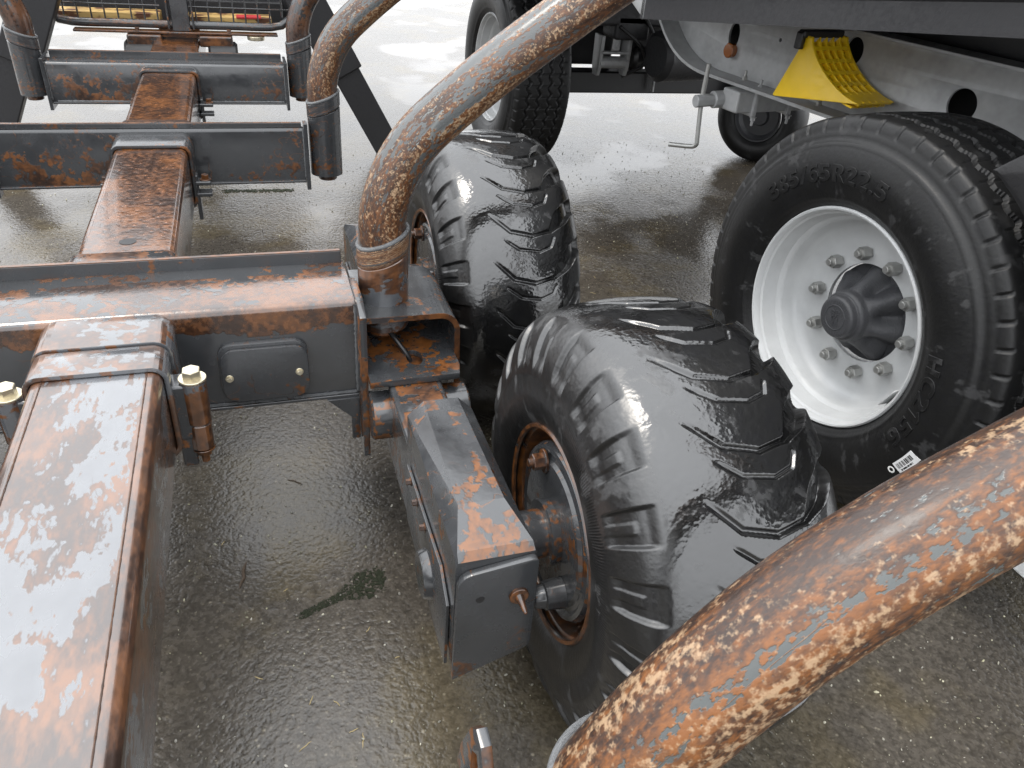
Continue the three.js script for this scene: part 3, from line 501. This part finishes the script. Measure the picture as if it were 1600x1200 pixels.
// pale scorched boards lying behind the mesh
{
  const wood = bake(512, 256, 1 / 0.6, 1 / 0.2, (u, v, c) => { const f = fbm(u, v, 4, 24, 4, 14), g = sst(0.5, 0.62, fbm(u, v, 7, 5, 4, 15)); const L = 0.7 + 0.5 * f; c[0] = lerp(0.55 * L, 0.10, g); c[1] = lerp(0.37 * L, 0.035, g); c[2] = lerp(0.13 * L, 0.012, g); c[3] = 0.6; c[4] = f; });
  const wm = mat(Object.assign({}, wood, { bumpScale: 0.002 }));
  for (const [x, w, y, lab] of [[-0.64, 0.5, 0.70, 'pale scorched board behind the mesh, without any strap on it'], [-0.03, 0.42, 0.694, 'pale scorched board behind the mesh with a red strap end on it']]) {
    const t = thing('timber_board', lab, 'board', [x, y - 0.03, -4.9], 0, 'boards behind the headboard mesh'); lpart(t, 'board', RB(0, 0.03, 0, w, 0.045, 0.14, 0.004), wm);
  }
  const t = thing('red_strap', 'small red folded strap lying on the scorched board', 'strap', [0.06, 0.715, -4.87]); lpart(t, 'strap_webbing', RB(0, 0.004, 0.02, 0.13, 0.012, 0.07, 0.004), mat({ color: new THREE.Color().setRGB(0.5, 0.03, 0.035), roughness: 0.6 }));
}

// ---------------------------------------------------------------- galvanised trailer
console.log('galvanised trailer');
const HD = 9 * D2R;
const gt = thing('galvanised_trailer', 'galvanised road trailer with white truck wheels under a black body', 'trailer', [1.444, 0, -1.489], HD);
ORG.delete(gt);   // parts below use the trailer's own axes: x sideways, z along it
// truck wheel: origin at the outer rim lip, outside towards -x
const TR = 0.530;
const tprof = tyreProfile([[0.012, 0.292], [-0.012, 0.316], [-0.030, 0.355], [-0.036, 0.400], [-0.028, 0.445], [-0.010, 0.482], [-0.004, 0.505], [0.006, 0.521], [0.03, 0.5265], [0.09, 0.529], [0.155, 0.530], [0.22, 0.529], [0.28, 0.5265], [0.304, 0.521], [0.314, 0.505], [0.32, 0.482], [0.338, 0.445], [0.346, 0.400], [0.34, 0.355], [0.322, 0.316], [0.298, 0.292]], 150);
const sideX = r => { for (let i = 0; i < tprof.length - 1; i++) { const p = tprof[i], q = tprof[i + 1]; if (p.r <= r && q.r >= r) return lerp(p.x, q.x, (r - p.r) / (q.r - p.r)); } return -0.03; };
const truckTyre = tyreGeo(tprof, 1100, (q, s, th) => {
  let d = 0; const x = q.x - 0.155, a = Math.abs(x), N = 54, ph = th / (2 * Math.PI) * N, fr = ph - Math.floor(ph);
  if (q.r > 0.515 && a < 0.15) {
    const zz = (Math.abs(fr - 0.5) * 2 - 0.5) * 2, zig = Math.max(-1, Math.min(1, zz * 1.4)) * 0.0075;
    for (const c of [-0.093, -0.031, 0.031, 0.093]) { const e = Math.abs(x - c - zig); d = Math.min(d, -0.013 * (1 - sst(0.0045, 0.0075, e))); }
    const f2 = (ph * 1 + 0.25) % 1; d = Math.min(d, -0.0035 * (1 - sst(0.02, 0.05, Math.abs(f2 - 0.5))) * sst(0.13, 0.12, a));
  }
  if (a > 0.148) {   // notches on the shoulder and rings on the wall
    const n = Math.abs(fr - 0.5), side = q.r > 0.492 && q.r < 0.526 ? sst(0.492, 0.497, q.r) : 0;
    d = Math.min(d, -0.0045 * side * (1 - sst(0.055, 0.10, n)));
    d += 0.003 * band(q.r, 0.484, 0.004) - 0.0038 * band(q.r, 0.470, 0.004) + 0.003 * band(q.r, 0.457, 0.0035) + 0.0025 * band(q.r, 0.325, 0.006);
  }
  return d;
}, -0.512, TR);
const font = await new FontLoader().loadAsync('fonts/droid/droid_sans_bold.typeface.json');
function sideText(str, size, r0, mid, depth = 0.0022, space = 1) {   // raised on the outer wall, read clockwise, centred at angle mid from the top
  const g = clean(new TextGeometry(str, { font, size, depth, curveSegments: 4, bevelEnabled: true, bevelSize: 0.0006, bevelThickness: 0.0006, bevelSegments: 1 }));
  g.computeBoundingBox(); const w = g.boundingBox.max.x * space, p = g.attributes.position;
  for (let i = 0; i < p.count; i++) { const r = r0 + p.getY(i), f = mid + (p.getX(i) * space - w / 2) / (r0 + size / 2); p.setXYZ(i, sideX(r) - p.getZ(i) + 0.0006, r * Math.cos(f), r * Math.sin(f)); }
  return boxUV(smooth(g, 0.5));
}
function truckWheel(full) {
  const w = new THREE.Group(); w.name = 'truck_wheel';
  lpart(w, 'tyre', truckTyre, M.tyreT);
  lpart(w, 'rim', latheX([[0.016, 0.286], [0.004, 0.288], [-0.004, 0.2925], [-0.006, 0.297], [-0.002, 0.301], [0.006, 0.302], [0.012, 0.298], [0.014, 0.2955], [0.010, 0.291], [0.02, 0.281], [0.045, 0.277], [0.062, 0.272], [0.070, 0.262], [0.076, 0.2595], [0.105, 0.256], [0.122, 0.247], [0.133, 0.228], [0.136, 0.205], [0.136, 0.138], [0.148, 0.138], [0.148, 0.24], [0.16, 0.262], [0.29, 0.275]], 128, 0.6), M.rim);
  // hub: cap on a fluted cone
  const NT = 160, NR = 40, pos = [], idx = [], uv = [];
  const prof = [[0.03, 0.0], [0.03, 0.036], [0.031, 0.052], [0.036, 0.0575], [0.052, 0.060], [0.054, 0.065], [0.060, 0.070], [0.075, 0.073], [0.082, 0.079], [0.10, 0.096], [0.125, 0.117], [0.14, 0.130], [0.15, 0.1365], [0.16, 0.1375]];
  const cv = new THREE.CatmullRomCurve3(prof.map(([x, r]) => V3(x, r, 0)), false, 'centripetal');
  for (let i = 0; i <= NR * 2; i++) { const c = cv.getPoint(i / NR / 2); for (let j = 0; j <= NT; j++) { const th = j / NT * Math.PI * 2, k = sst(0.07, 0.11, c.x) * sst(0.20, 0.16, c.x), lobe = Math.pow(0.5 + 0.5 * Math.cos(th * 7 + 0.9), 0.8); const r = c.y - k * 0.027 * (1 - lobe), x = c.x + k * 0.015 * (1 - lobe); pos.push(x, r * Math.cos(th), r * Math.sin(th)); uv.push(c.x * 2 + c.y, th * 0.1); } }
  for (let i = 0; i < NR * 2; i++) for (let j = 0; j < NT; j++) { const a = i * (NT + 1) + j; idx.push(a, a + 1, a + NT + 1, a + 1, a + NT + 2, a + NT + 1); }
  const hg = new THREE.BufferGeometry(); hg.setAttribute('position', new THREE.Float32BufferAttribute(pos, 3)); hg.setAttribute('uv', new THREE.Float32BufferAttribute(uv, 2)); hg.setIndex(idx); hg.computeVertexNormals();
   lpart(w, 'hub', hg, M.hub);
  lpart(w, 'hub_backing', latheX([[0.160, 0.0], [0.160, 0.1375], [0.2, 0.1375], [0.2, 0.0]], 64), M.hub);
  for (let k = 0; k < 10; k++) { const a = (k + 0.5) / 10 * Math.PI * 2; lpart(w, 'wheel_nut', hexBolt([0.136, 0.1675 * Math.cos(a), 0.1675 * Math.sin(a)], [-1, 0, 0], 0.0185, 0.030, 0.016, false), M.nut); }
  if (full) {
    lpart(w, 'size_lettering', sideText('385/65R22.5', 0.043, 0.366, -19 * D2R, 0.003, 1.25), M.tyreT);
    lpart(w, 'tread_code_lettering', sideText('HC2156', 0.042, 0.352, 95 * D2R, 0.0032, 1.3), M.tyreT);
    // hub emblem: two letters over a bent underline
    const em = (str, size, y, z) => { const g = clean(new TextGeometry(str, { font, size, depth: 0.002, curveSegments: 4, bevelEnabled: false })); g.computeBoundingBox(); g.translate(-g.boundingBox.max.x / 2, 0, 0); const p = g.attributes.position; for (let i = 0; i < p.count; i++) p.setXYZ(i, 0.0302 - p.getZ(i), p.getY(i) + y, p.getX(i) + z); return boxUV(smooth(g, 0.4)); };
    lpart(w, 'hub_emblem', merge([em('BP', 0.019, 0.002, 0), em('W', 0.022, -0.022, 0), ...[0, 1, 2, 3].map(i => cyl([0.0292, Math.cos(i * 1.571) * 0.001, 0], [0.0298, 0, 0], 0.0005, 0.0005, 6, 0.0001))]).rotateX(-0.28), M.hub);
    lpart(w, 'emblem_ring', boxUV(smooth(new THREE.TorusGeometry(0.034, 0.0016, 8, 48).rotateY(Math.PI / 2).translate(0.030, 0, 0))), M.hub);
    lpart(w, 'rim_tab', plate(rrShape(0, 0, 0.07, 0.075, 0.01), 0.003, (p, q, t) => { const f = 116 * D2R + p / 0.26, r = 0.262 + t; return [0.07 - q, r * Math.cos(f), r * Math.sin(f)]; }, [], 0.0008), M.rim);
    // barcode sticker and chalk ring on the side wall
    const SF = 115 * D2R, bent = (p, q, t) => { const f = SF + p / 0.44, r = 0.44 + q; return [sideX(r) - 0.0014 - t, r * Math.cos(f), r * Math.sin(f)]; };
    const code = bake(256, 96, 1, 1, (u, v, c) => { const on = v > 0.18 && v < 0.62 && u > 0.08 && u < 0.92 && LAT[Math.floor(u * 70) + 900] > 0.5, line = v > 0.72 && v < 0.86 && u > 0.1 && u < 0.7 && LAT[Math.floor(u * 40) + 400] > 0.35; const L = on || line ? 0.03 : 0.78; c[0] = c[1] = c[2] = L; c[3] = 0.45; c[4] = 0.5; });
    const sg = new THREE.BoxGeometry(0.072, 0.030, 0.0012, 10, 3, 1), sp = sg.attributes.position; for (let i = 0; i < sp.count; i++) sp.setXYZ(i, ...bent(-sp.getX(i), sp.getY(i), sp.getZ(i))); sg.computeVertexNormals();
    lpart(w, 'barcode_sticker', clean(sg), mat({ map: code.map, roughness: 0.45 }));
    const rg = new THREE.TorusGeometry(0.007, 0.0022, 6, 24), rp = rg.attributes.position; for (let i = 0; i < rp.count; i++) rp.setXYZ(i, ...bent(0.052 + rp.getX(i), rp.getY(i) - 0.004, rp.getZ(i) * 0.3)); rg.computeVertexNormals();
    lpart(w, 'paint_ring', clean(rg), M.white);
  }
  return w;
}
{
  const w1 = truckWheel(true); w1.position.set(0, 0.514, 0); w1.rotation.y = -4 * D2R; gt.add(w1);
  const q = V3(1.40 - 1.444, 0, -4.66 + 1.489).applyAxisAngle(V3(0, 1, 0), -HD);
  const w2 = truckWheel(false); w2.position.set(q.x, 0.514, q.z); w2.rotation.y = -8 * D2R; gt.add(w2);
  const w3 = truckWheel(false); w3.children[0].geometry = latheX(tprof.filter((_, i) => i % 5 === 0).map(q => [q.x, q.r]), 96, 0.7); w3.position.set(1.95, 0.514, 0); w3.rotation.y = Math.PI - 4 * D2R; gt.add(w3);
  // frame rail: web with rounded lower front corner and openings
  const sh = new THREE.Shape(); sh.moveTo(2.6, 0.905); sh.lineTo(-1.20, 0.905); sh.bezierCurveTo(-1.40, 0.905, -1.50, 1.0, -1.62, 1.20); sh.lineTo(-1.62, 1.137); 
  const web = new THREE.Shape(); web.moveTo(2.6, 0.905); web.lineTo(-1.18, 0.905); web.bezierCurveTo(-1.36, 0.915, -1.46, 0.99, -1.56, 1.137); web.lineTo(2.6, 1.137);
  const slot = new THREE.Path(); slot.absellipse(-1.135, 1.035, 0.028, 0.045, 0, Math.PI * 2); const hole = new THREE.Path(); hole.absellipse(-0.165, 1.02, 0.045, 0.045, 0, Math.PI * 2); const hole2 = new THREE.Path(); hole2.absellipse(-0.58, 1.085, 0.035, 0.04, 0, Math.PI * 2); const dot = new THREE.Path(); dot.absarc(-0.9, 1.06, 0.006, 0, Math.PI * 2);
  lpart(gt, 'frame_rail', plate(web, 0.010, (s, y, t) => [0.48 + t, y, s], [slot, hole, hole2, dot], 0.002), M.galv);
  const lower = []; for (let i = 0; i <= 40; i++) { const t = i / 40; const b = (a, b_, c, d) => (1 - t) ** 3 * a + 3 * (1 - t) ** 2 * t * b_ + 3 * (1 - t) * t * t * c + t ** 3 * d; lower.push([b(-1.18, -1.36, -1.46, -1.56), b(0.905, 0.915, 0.99, 1.137)]); }
  const strip = [[2.6, 0.905], ...lower], under = strip.map(([s, y], i) => { const n = strip[Math.min(strip.length - 1, i + 1)], p = strip[Math.max(0, i - 1)], dx = n[0] - p[0], dy = n[1] - p[1], L = Math.hypot(dx, dy); return [s - dy / L * -0.012 * -1, y + dx / L * 0.012]; }).reverse();
  lpart(gt, 'lower_flange', prism([...strip.map(([s, y]) => [s, y - 0.001]), ...under], 0.395, 0.56, (s, y, x) => [x, y, s], 0.5), M.galv);
  lpart(gt, 'upper_flange', RB(0.50, 1.143, 0.5, 0.10, 0.010, 4.1, 0.002), M.galv);
  lpart(gt, 'frame_rail', plate([[2.6, 0.905], [-1.3, 0.905], [-1.56, 1.137], [2.6, 1.137]], 0.010, (s, y, t) => [1.45 + t, y, s]), M.galv);
  lpart(gt, 'subframe_beam', RB(0.66, 1.08, 0.55, 0.09, 0.28, 3.9, 0.006), M.black);
  for (const s of [-1.4, -0.45, 0.6]) lpart(gt, 'cross_member', RB(0.97, 1.06, s, 0.95, 0.12, 0.08), M.galv);
  lpart(gt, 'axle_beam', merge([RB(0.98, 0.514, 0, 1.6, 0.14, 0.14, 0.01), RB(0.52, 0.72, 0.05, 0.09, 0.34, 0.3, 0.01)]), M.blackPaint);
  for (const s of [-0.96, -0.60]) lpart(gt, 'flange_bolt', hexBolt([0.415, 0.917, s], [0, 1, 0], 0.009, 0.012, 0.02), M.nut);
  lpart(gt, 'side_reflector', merge([cyl([0.455, 0.985, -1.125], [0.492, 0.985, -1.125], 0.026, 0.024, 32, 0.004)]), M.amber);
  // body: black side rail that dips towards the front, floor behind it
  const by = s => 1.232 + 0.1265 * s;
  const bp = [[0.02, 0], [0.02, 0.065], [0.0, 0.085], [0.0, 0.115], [0.012, 0.125], [0.05, 0.125], [0.05, 1.5], [0.1, 1.5], [0.1, 0.02], [0.08, 0]];
  lpart(gt, 'body_side', prism(bp, -1.08, 2.4, (x, y, s) => [x, by(s) + y + (s < -1 ? 0 : 0), s], 0.3), M.blackPaint);
  lpart(gt, 'body_floor', prism([[0.09, 0.01], [0.09, 0.06], [2.0, 0.06], [2.0, 0.01]], -1.08, 2.4, (x, y, s) => [x, by(s) + y, s], 0.3), M.blackPaint);
  lpart(gt, 'body_front', plate([[0.02, 0.0], [0.02, 1.4], [2.0, 1.4], [2.0, 0.0]], 0.02, (x, y, t) => [x, by(-1.09) + y, -1.10 + t]), M.blackPaint);
  lpart(gt, 'front_body', RB(1.05, 1.95, -2.75, 2.1, 1.45, 3.2, 0.04), M.blackPaint);
  lpart(gt, 'front_corner', plate([[-1.08, 1.096], [-1.08, 1.30], [-1.45, 1.36], [-1.33, 1.22]], 0.10, (s, y, t) => [0.02 + t, y, s]), M.galv);
  // mudguard behind the wheel
  lpart(gt, 'mudguard', (() => { const P = []; for (let i = 0; i <= 30; i++) { const a = (32 + i * 3.4) * D2R; P.push([0.02 + 0.645 * Math.sin(a), 0.514 + 0.615 * Math.cos(a)]); } const Q = P.map(([s, y]) => [0.02 + (s - 0.02) * 1.012, 0.514 + (y - 0.514) * 1.012]).reverse(); return prism([...P, ...Q], -0.03, 0.36, (s, y, x) => [x, y, s], 0.5); })(), M.black);
  lpart(gt, 'mudguard_flank', (() => { const P = []; for (let i = 0; i <= 30; i++) { const a = (29 + i * 2.6) * D2R; P.push([0.622 * Math.sin(a), 0.514 + 0.585 * Math.cos(a)]); } const Q = P.map(([s, y]) => [s * 1.3, 0.514 + (y - 0.514) * 1.17]).reverse(); return plate([...P, ...Q], 0.03, (s, y, t) => [-0.055 + t, y, s], [], 0.010); })(), M.black);
  // wind-down crank and clamp under the front of the frame
  lpart(gt, 'crank_handle', pipe([[0.30, 0.96, -1.03], [0.30, 0.83, -1.03], [0.30, 0.70, -1.012], [0.30, 0.682, -1.01], [0.297, 0.672, -1.018], [0.29, 0.668, -1.03], [0.235, 0.662, -1.09]], 0.0085, 60, 14), M.nut);
  lpart(gt, 'crank_boss', merge([cyl([0.27, 0.832, -1.03], [0.36, 0.838, -1.02], 0.022), cyl([0.34, 0.838, -1.02], [0.42, 0.842, -1.01], 0.03)]), M.galv);
  lpart(gt, 'clamp_beam', RB(0.62, 0.848, -0.965, 0.5, 0.075, 0.09, 0.008), M.galv);
  for (const x of [0.45, 0.62]) lpart(gt, 'u_bolt', merge([RB(x, 0.848, -0.965, 0.02, 0.10, 0.115, 0.006), hexBolt([x, 0.80, -0.91], [0, -1, 0], 0.009, 0.012, 0.02), hexBolt([x, 0.896, -0.91], [0, 1, 0], 0.009, 0.012, 0.02)]), M.galv);
}
// front dolly gear, small support wheel (placed in world axes, then turned into the trailer's)
{
  const inv = new THREE.Matrix4().makeRotationY(HD).setPosition(1.444, 0, -1.489).invert(), W = g => g.applyMatrix4(inv);
  lpart(gt, 'front_axle', W(merge([RB(2.35, 0.44, -4.72, 1.5, 0.13, 0.13, 0.012), RB(1.86, 0.44, -4.70, 0.1, 0.2, 0.2, 0.02)])), M.black);
  lpart(gt, 'dolly_frame', W(merge([RB(2.55, 0.92, -4.9, 1.3, 0.25, 0.9, 0.02), RB(2.9, 0.72, -5.15, 1.0, 0.36, 0.3, 0.02), RB(2.12, 0.66, -5.0, 0.34, 0.32, 0.24, 0.02), RB(2.2, 0.79, -4.55, 0.22, 0.14, 0.2, 0.02)])), M.blackPaint);
  for (const x of [2.03, 2.21]) lpart(gt, 'spring_shackle', W(plate([[-0.055, 0.0], [0.055, 0.0], [0.05, -0.17], [0.03, -0.225], [-0.03, -0.225], [-0.05, -0.17]], 0.022, (p, q, t) => [x + t, 0.735 + q, -4.55 + p])), M.galv);
  lpart(gt, 'shackle_crossbar', W(merge([RB(2.13, 0.645, -4.50, 0.18, 0.016, 0.03), cyl([2.04, 0.585, -4.53], [2.22, 0.585, -4.53], 0.035)])), M.galv);
  lpart(gt, 'air_tank', W(cyl([2.30, 0.66, -4.32], [2.95, 0.66, -4.45], 0.14, 0.14, 48, 0.03)), M.blackPaint);
  lpart(gt, 'brake_chamber', W(merge([cyl([2.27, 0.60, -4.6], [2.37, 0.60, -4.62], 0.075, 0.075, 32, 0.02), RB(2.30, 0.70, -4.6, 0.05, 0.12, 0.05, 0.01)])), M.black);
  lpart(gt, 'number_bracket', W(merge([RB(2.47, 0.48, -4.6, 0.012, 0.16, 0.03), RB(2.52, 0.525, -4.58, 0.11, 0.045, 0.02)])), M.galv);
  for (const P of [[[2.26, 0.86, -4.45], [2.33, 0.74, -4.42], [2.32, 0.64, -4.42], [2.40, 0.56, -4.44], [2.55, 0.52, -4.5]], [[2.10, 0.80, -4.42], [2.24, 0.70, -4.40], [2.30, 0.60, -4.44], [2.22, 0.50, -4.55]], [[2.45, 0.86, -4.3], [2.5, 0.78, -4.28], [2.68, 0.74, -4.27], [2.9, 0.80, -4.3]]]) lpart(gt, 'air_hose', W(pipe(P, 0.011, 40, 10)), M.hose);
  const sw = new THREE.Group(); sw.name = 'support_wheel'; const p = V3(3.16, 0.29, -4.40).applyMatrix4(inv); sw.position.copy(p); sw.rotation.y = 0.62 - HD; gt.add(sw);
  lpart(sw, 'tyre', latheX([[0.02, 0.15], [-0.01, 0.17], [-0.02, 0.21], [-0.01, 0.25], [0.015, 0.28], [0.06, 0.29], [0.12, 0.29], [0.165, 0.28], [0.19, 0.25], [0.2, 0.21], [0.19, 0.17], [0.16, 0.15]], 96, 0.9), M.tyreT);
  lpart(sw, 'rim', latheX([[0.0, 0.155], [0.0, 0.147], [0.03, 0.14], [0.05, 0.12], [0.05, 0.06], [0.03, 0.05], [0.03, 0.0]], 64), M.hub);
  lpart(gt, 'support_leg', W(RB(3.30, 0.62, -4.55, 0.09, 0.55, 0.09, 0.008)), M.blackPaint);
}
// yellow wheel chock hanging on the frame rail
{
  const c = thing('wheel_chock', 'bright yellow plastic wheel chock hanging on the galvanised frame rail', 'wheel chock', [0, 0, 0], HD); c.position.set(1.444, 0.93, -1.489);
  const loc = V3(0.30, 0, -0.52).applyAxisAngle(V3(0, 1, 0), HD); c.position.add(loc);
  const arc = t => { const a = lerp(0.06, 1, t); return [lerp(-0.075, 0.155, Math.pow(t, 1.35)), lerp(0.192, 0.055, 1 - Math.pow(1 - t, 1.5))]; };
  const A = Array.from({ length: 19 }, (_, i) => arc(i / 18));
  const side = [[-0.095, 0.194], [-0.176, 0.004], [-0.17, 0.0], [0.16, 0.052], ...A.slice().reverse()];
  lpart(c, 'side_wall', plate(side, 0.012, (s, y, t) => [t, y, s], [], 0.002), M.yellow);
  lpart(c, 'side_wall', plate(side, 0.010, (s, y, t) => [0.148 + t, y, s], [], 0.002), M.yellow);
  // ribbed hollow face
  for (const x of [0.034, 0.062, 0.09, 0.118]) lpart(c, 'rib', plate([...A, ...A.map(([s, y]) => [s - 0.02, y - 0.022]).reverse()], 0.006, (s, y, t) => [x + t, y, s], [], 0.001), M.yellow);
  for (const k of [2, 5, 8, 11, 14]) { const [s, y] = A[k], [s2, y2] = A[k + 1]; const L = Math.hypot(s2 - s, y2 - y), n = [(y2 - y) / L, -(s2 - s) / L]; lpart(c, 'cross_rib', prism([[s, y - 0.001], [s2, y2 - 0.001], [s2 + n[0] * 0.016 - 0.012, y2 + n[1] * 0.016], [s + n[0] * 0.016 - 0.012, y + n[1] * 0.016]], 0.012, 0.148, (p, q, x) => [x, q, p]), M.yellow); }
  lpart(c, 'curved_web', prism([...A.map(([s, y]) => [s - 0.016, y - 0.016]), ...A.map(([s, y]) => [s - 0.021, y - 0.021]).reverse()], 0.010, 0.150, (p, q, x) => [x, q, p]), M.yellow);
  lpart(c, 'toe_plate', prism([A[15], [0.16, 0.052], [0.155, 0.046], [A[15][0] - 0.01, A[15][1] - 0.02]], 0.011, 0.149, (p, q, x) => [x, q, p]), M.yellow);
  lpart(c, 'holder_clip', merge([RB(0.07, 0.197, -0.105, 0.17, 0.022, 0.03, 0.006), RB(-0.01, 0.178, -0.108, 0.02, 0.05, 0.028, 0.006)]), M.black);
}

// ---------------------------------------------------------------- small things on the ground
console.log('litter');
{
  const r = mulberry(12);
  // grit: loose chips nobody could count
  const g = new THREE.DodecahedronGeometry(1, 0), im = new THREE.InstancedMesh(g, mat({ color: 0xffffff, roughness: 0.5 }), 9000), m4 = new THREE.Matrix4(), q = new THREE.Quaternion(), col = new THREE.Color();
  for (let i = 0; i < 9000; i++) { const z = -0.4 - 4.5 * Math.pow(r(), 1.4), x = -1.5 + 4.4 * r(), s = 0.0009 + 0.0022 * Math.pow(r(), 2.5); q.setFromEuler(new THREE.Euler(r() * 6, r() * 6, r() * 6)); m4.compose(V3(x, 0.0007 + s * 0.3, z), q, V3(s * (1 + r()), s * 0.7, s)); im.setMatrixAt(i, m4); const k = 0.14 + 0.42 * r() * r(); col.setRGB(k * 1.05, k, k * (0.65 + 0.25 * r())); im.setColorAt(i, col); }
  im.name = 'grit'; im.receiveShadow = true; im.userData = { label: 'pale grit scattered over the wet asphalt', category: 'grit', kind: 'stuff' }; scene.add(im);
  // moss on a crack
  const mossMat = mat({ color: new THREE.Color().setRGB(0.026, 0.034, 0.012), roughness: 0.7, bumpMap: noiseB.bumpMap, bumpScale: 0.003 });
  const moss = (name, label, blobs) => { const L = []; let cx = 0, cz = 0; blobs.forEach(b => { cx += b[0] / blobs.length; cz += b[1] / blobs.length; }); for (const [x, z, s] of blobs) { const b = new THREE.IcosahedronGeometry(s, 1), p = b.attributes.position; for (let i = 0; i < p.count; i++) { const n = 0.75 + 0.5 * vn(p.getX(i) * 300 + x * 90, p.getZ(i) * 300 + p.getY(i) * 200, 512, 512, 7); p.setXYZ(i, p.getX(i) * n, p.getY(i) * n * 0.45, p.getZ(i) * n); } b.translate(x - cx, 0.001, z - cz); b.computeVertexNormals(); L.push(clean(b)); } const o = new THREE.Mesh(merge(L), mossMat); o.name = numbered(name); o.position.set(cx, 0, cz); o.castShadow = o.receiveShadow = true; o.userData = { label, category: 'moss', kind: 'stuff' }; scene.add(o); };
  const B1 = []; for (let i = 0; i < 900; i++) { const t = r(), w = 0.012 + 0.035 * sst(0.4, 0.75, t) * sst(1, 0.85, t); B1.push([lerp(0.0, 0.20, t) + (r() - 0.5) * w, lerp(-1.245, -1.325, t) + (r() - 0.5) * w * 1.8, 0.0012 + 0.0034 * r() * r() * (0.5 + sst(0.5, 0.7, t))]); }
  moss('moss_patch', 'dark green moss tuft on the wet asphalt beside the bogie arm', B1);
  const B2 = []; for (let i = 0; i < 420; i++) { const t = r(); B2.push([lerp(-0.16, 0.18, t) + (r() - 0.5) * 0.02, -4.11 + 0.02 * t + (r() - 0.5) * 0.04, 0.002 + 0.006 * r() * r()]); }
  moss('moss_patch', 'strip of green moss on the pale wet ground beyond the bolster', B2);
  // twigs and wood slivers
  const wm = [mat({ color: new THREE.Color().setRGB(0.055, 0.035, 0.02), roughness: 0.6 }), mat({ color: new THREE.Color().setRGB(0.32, 0.25, 0.12), roughness: 0.6 })];
  const twig = (x, z, L, a, w, k, label, group) => { const pts = []; const n = 5; for (let i = 0; i <= n; i++) { const t = i / n - 0.5; pts.push([L * t, w * 0.9 + 0.0005, (r() - 0.5) * L * 0.12]); } const t = thing(k ? 'straw' : 'bark_sliver', label, k ? 'straw' : 'twig', [x, 0, z], a, group); const G = pipe(pts, w, 24, 7), p = G.attributes.position; for (let i = 0; i < p.count; i++) { const s = 1 - Math.pow(Math.abs(p.getX(i) / L * 2), 3) * 0.8; p.setY(i, Math.max(0.0004, (p.getY(i) - w) * s * 0.6 + w * 0.7)); p.setZ(i, p.getZ(i) * s); } G.computeVertexNormals(); lpart(t, k ? 'stalk' : 'bark', G, wm[k]); };
  twig(-0.125, -1.40, 0.085, 1.35, 0.0042, 0, 'dark bark sliver on the asphalt between spine tube and moss tuft');
  twig(0.02, -1.72, 0.05, -0.7, 0.002, 0, 'thin dark twig on the asphalt below the cover plate');
  for (const [x, z, L, a] of [[0.09, -0.905, 0.035, 1.4], [0.075, -0.93, 0.02, 0.3], [-0.02, -0.92, 0.03, 0.6], [-0.03, -1.33, 0.014, 0.4], [-0.17, -1.52, 0.016, 1.0], [0.19, -1.08, 0.012, 0.2], [0.05, -1.0, 0.02, 2.2], [0.14, -1.17, 0.018, 0.9], [0.3, -0.8, 0.016, 1.9], [-0.1, -1.1, 0.022, 2.6], [0.0, -1.02, 0.024, 1.1], [1.25, -2.9, 0.03, 0.5], [1.4, -2.85, 0.025, 1.5], [1.33, -2.7, 0.03, 2.4]]) twig(x, z, L, a, 0.0011, 1, 'short pale straw fragment lying on the wet asphalt', 'straw fragments on the asphalt');
  // white painted mark at the edge, behind the near stanchion
  const o = new THREE.Mesh(plate([[0, 0], [0.5, 0.10], [0.5, 0.2], [0, 0.1]], 0.003, (x, z, y) => [x, 0.002 + y, z], [], 0), mat({ color: new THREE.Color().setRGB(0.7, 0.7, 0.68), roughness: 0.5, bumpMap: noiseB.bumpMap, bumpScale: 0.001 })); o.name = 'road_marking'; o.position.set(1.835, 0, -0.985); o.userData = { kind: 'structure' }; o.receiveShadow = true; scene.add(o);
}
scene.traverse(o => { if (o.isMesh) { o.castShadow = true; o.receiveShadow = true; } });
console.log('done');
renderer.render(scene, camera);
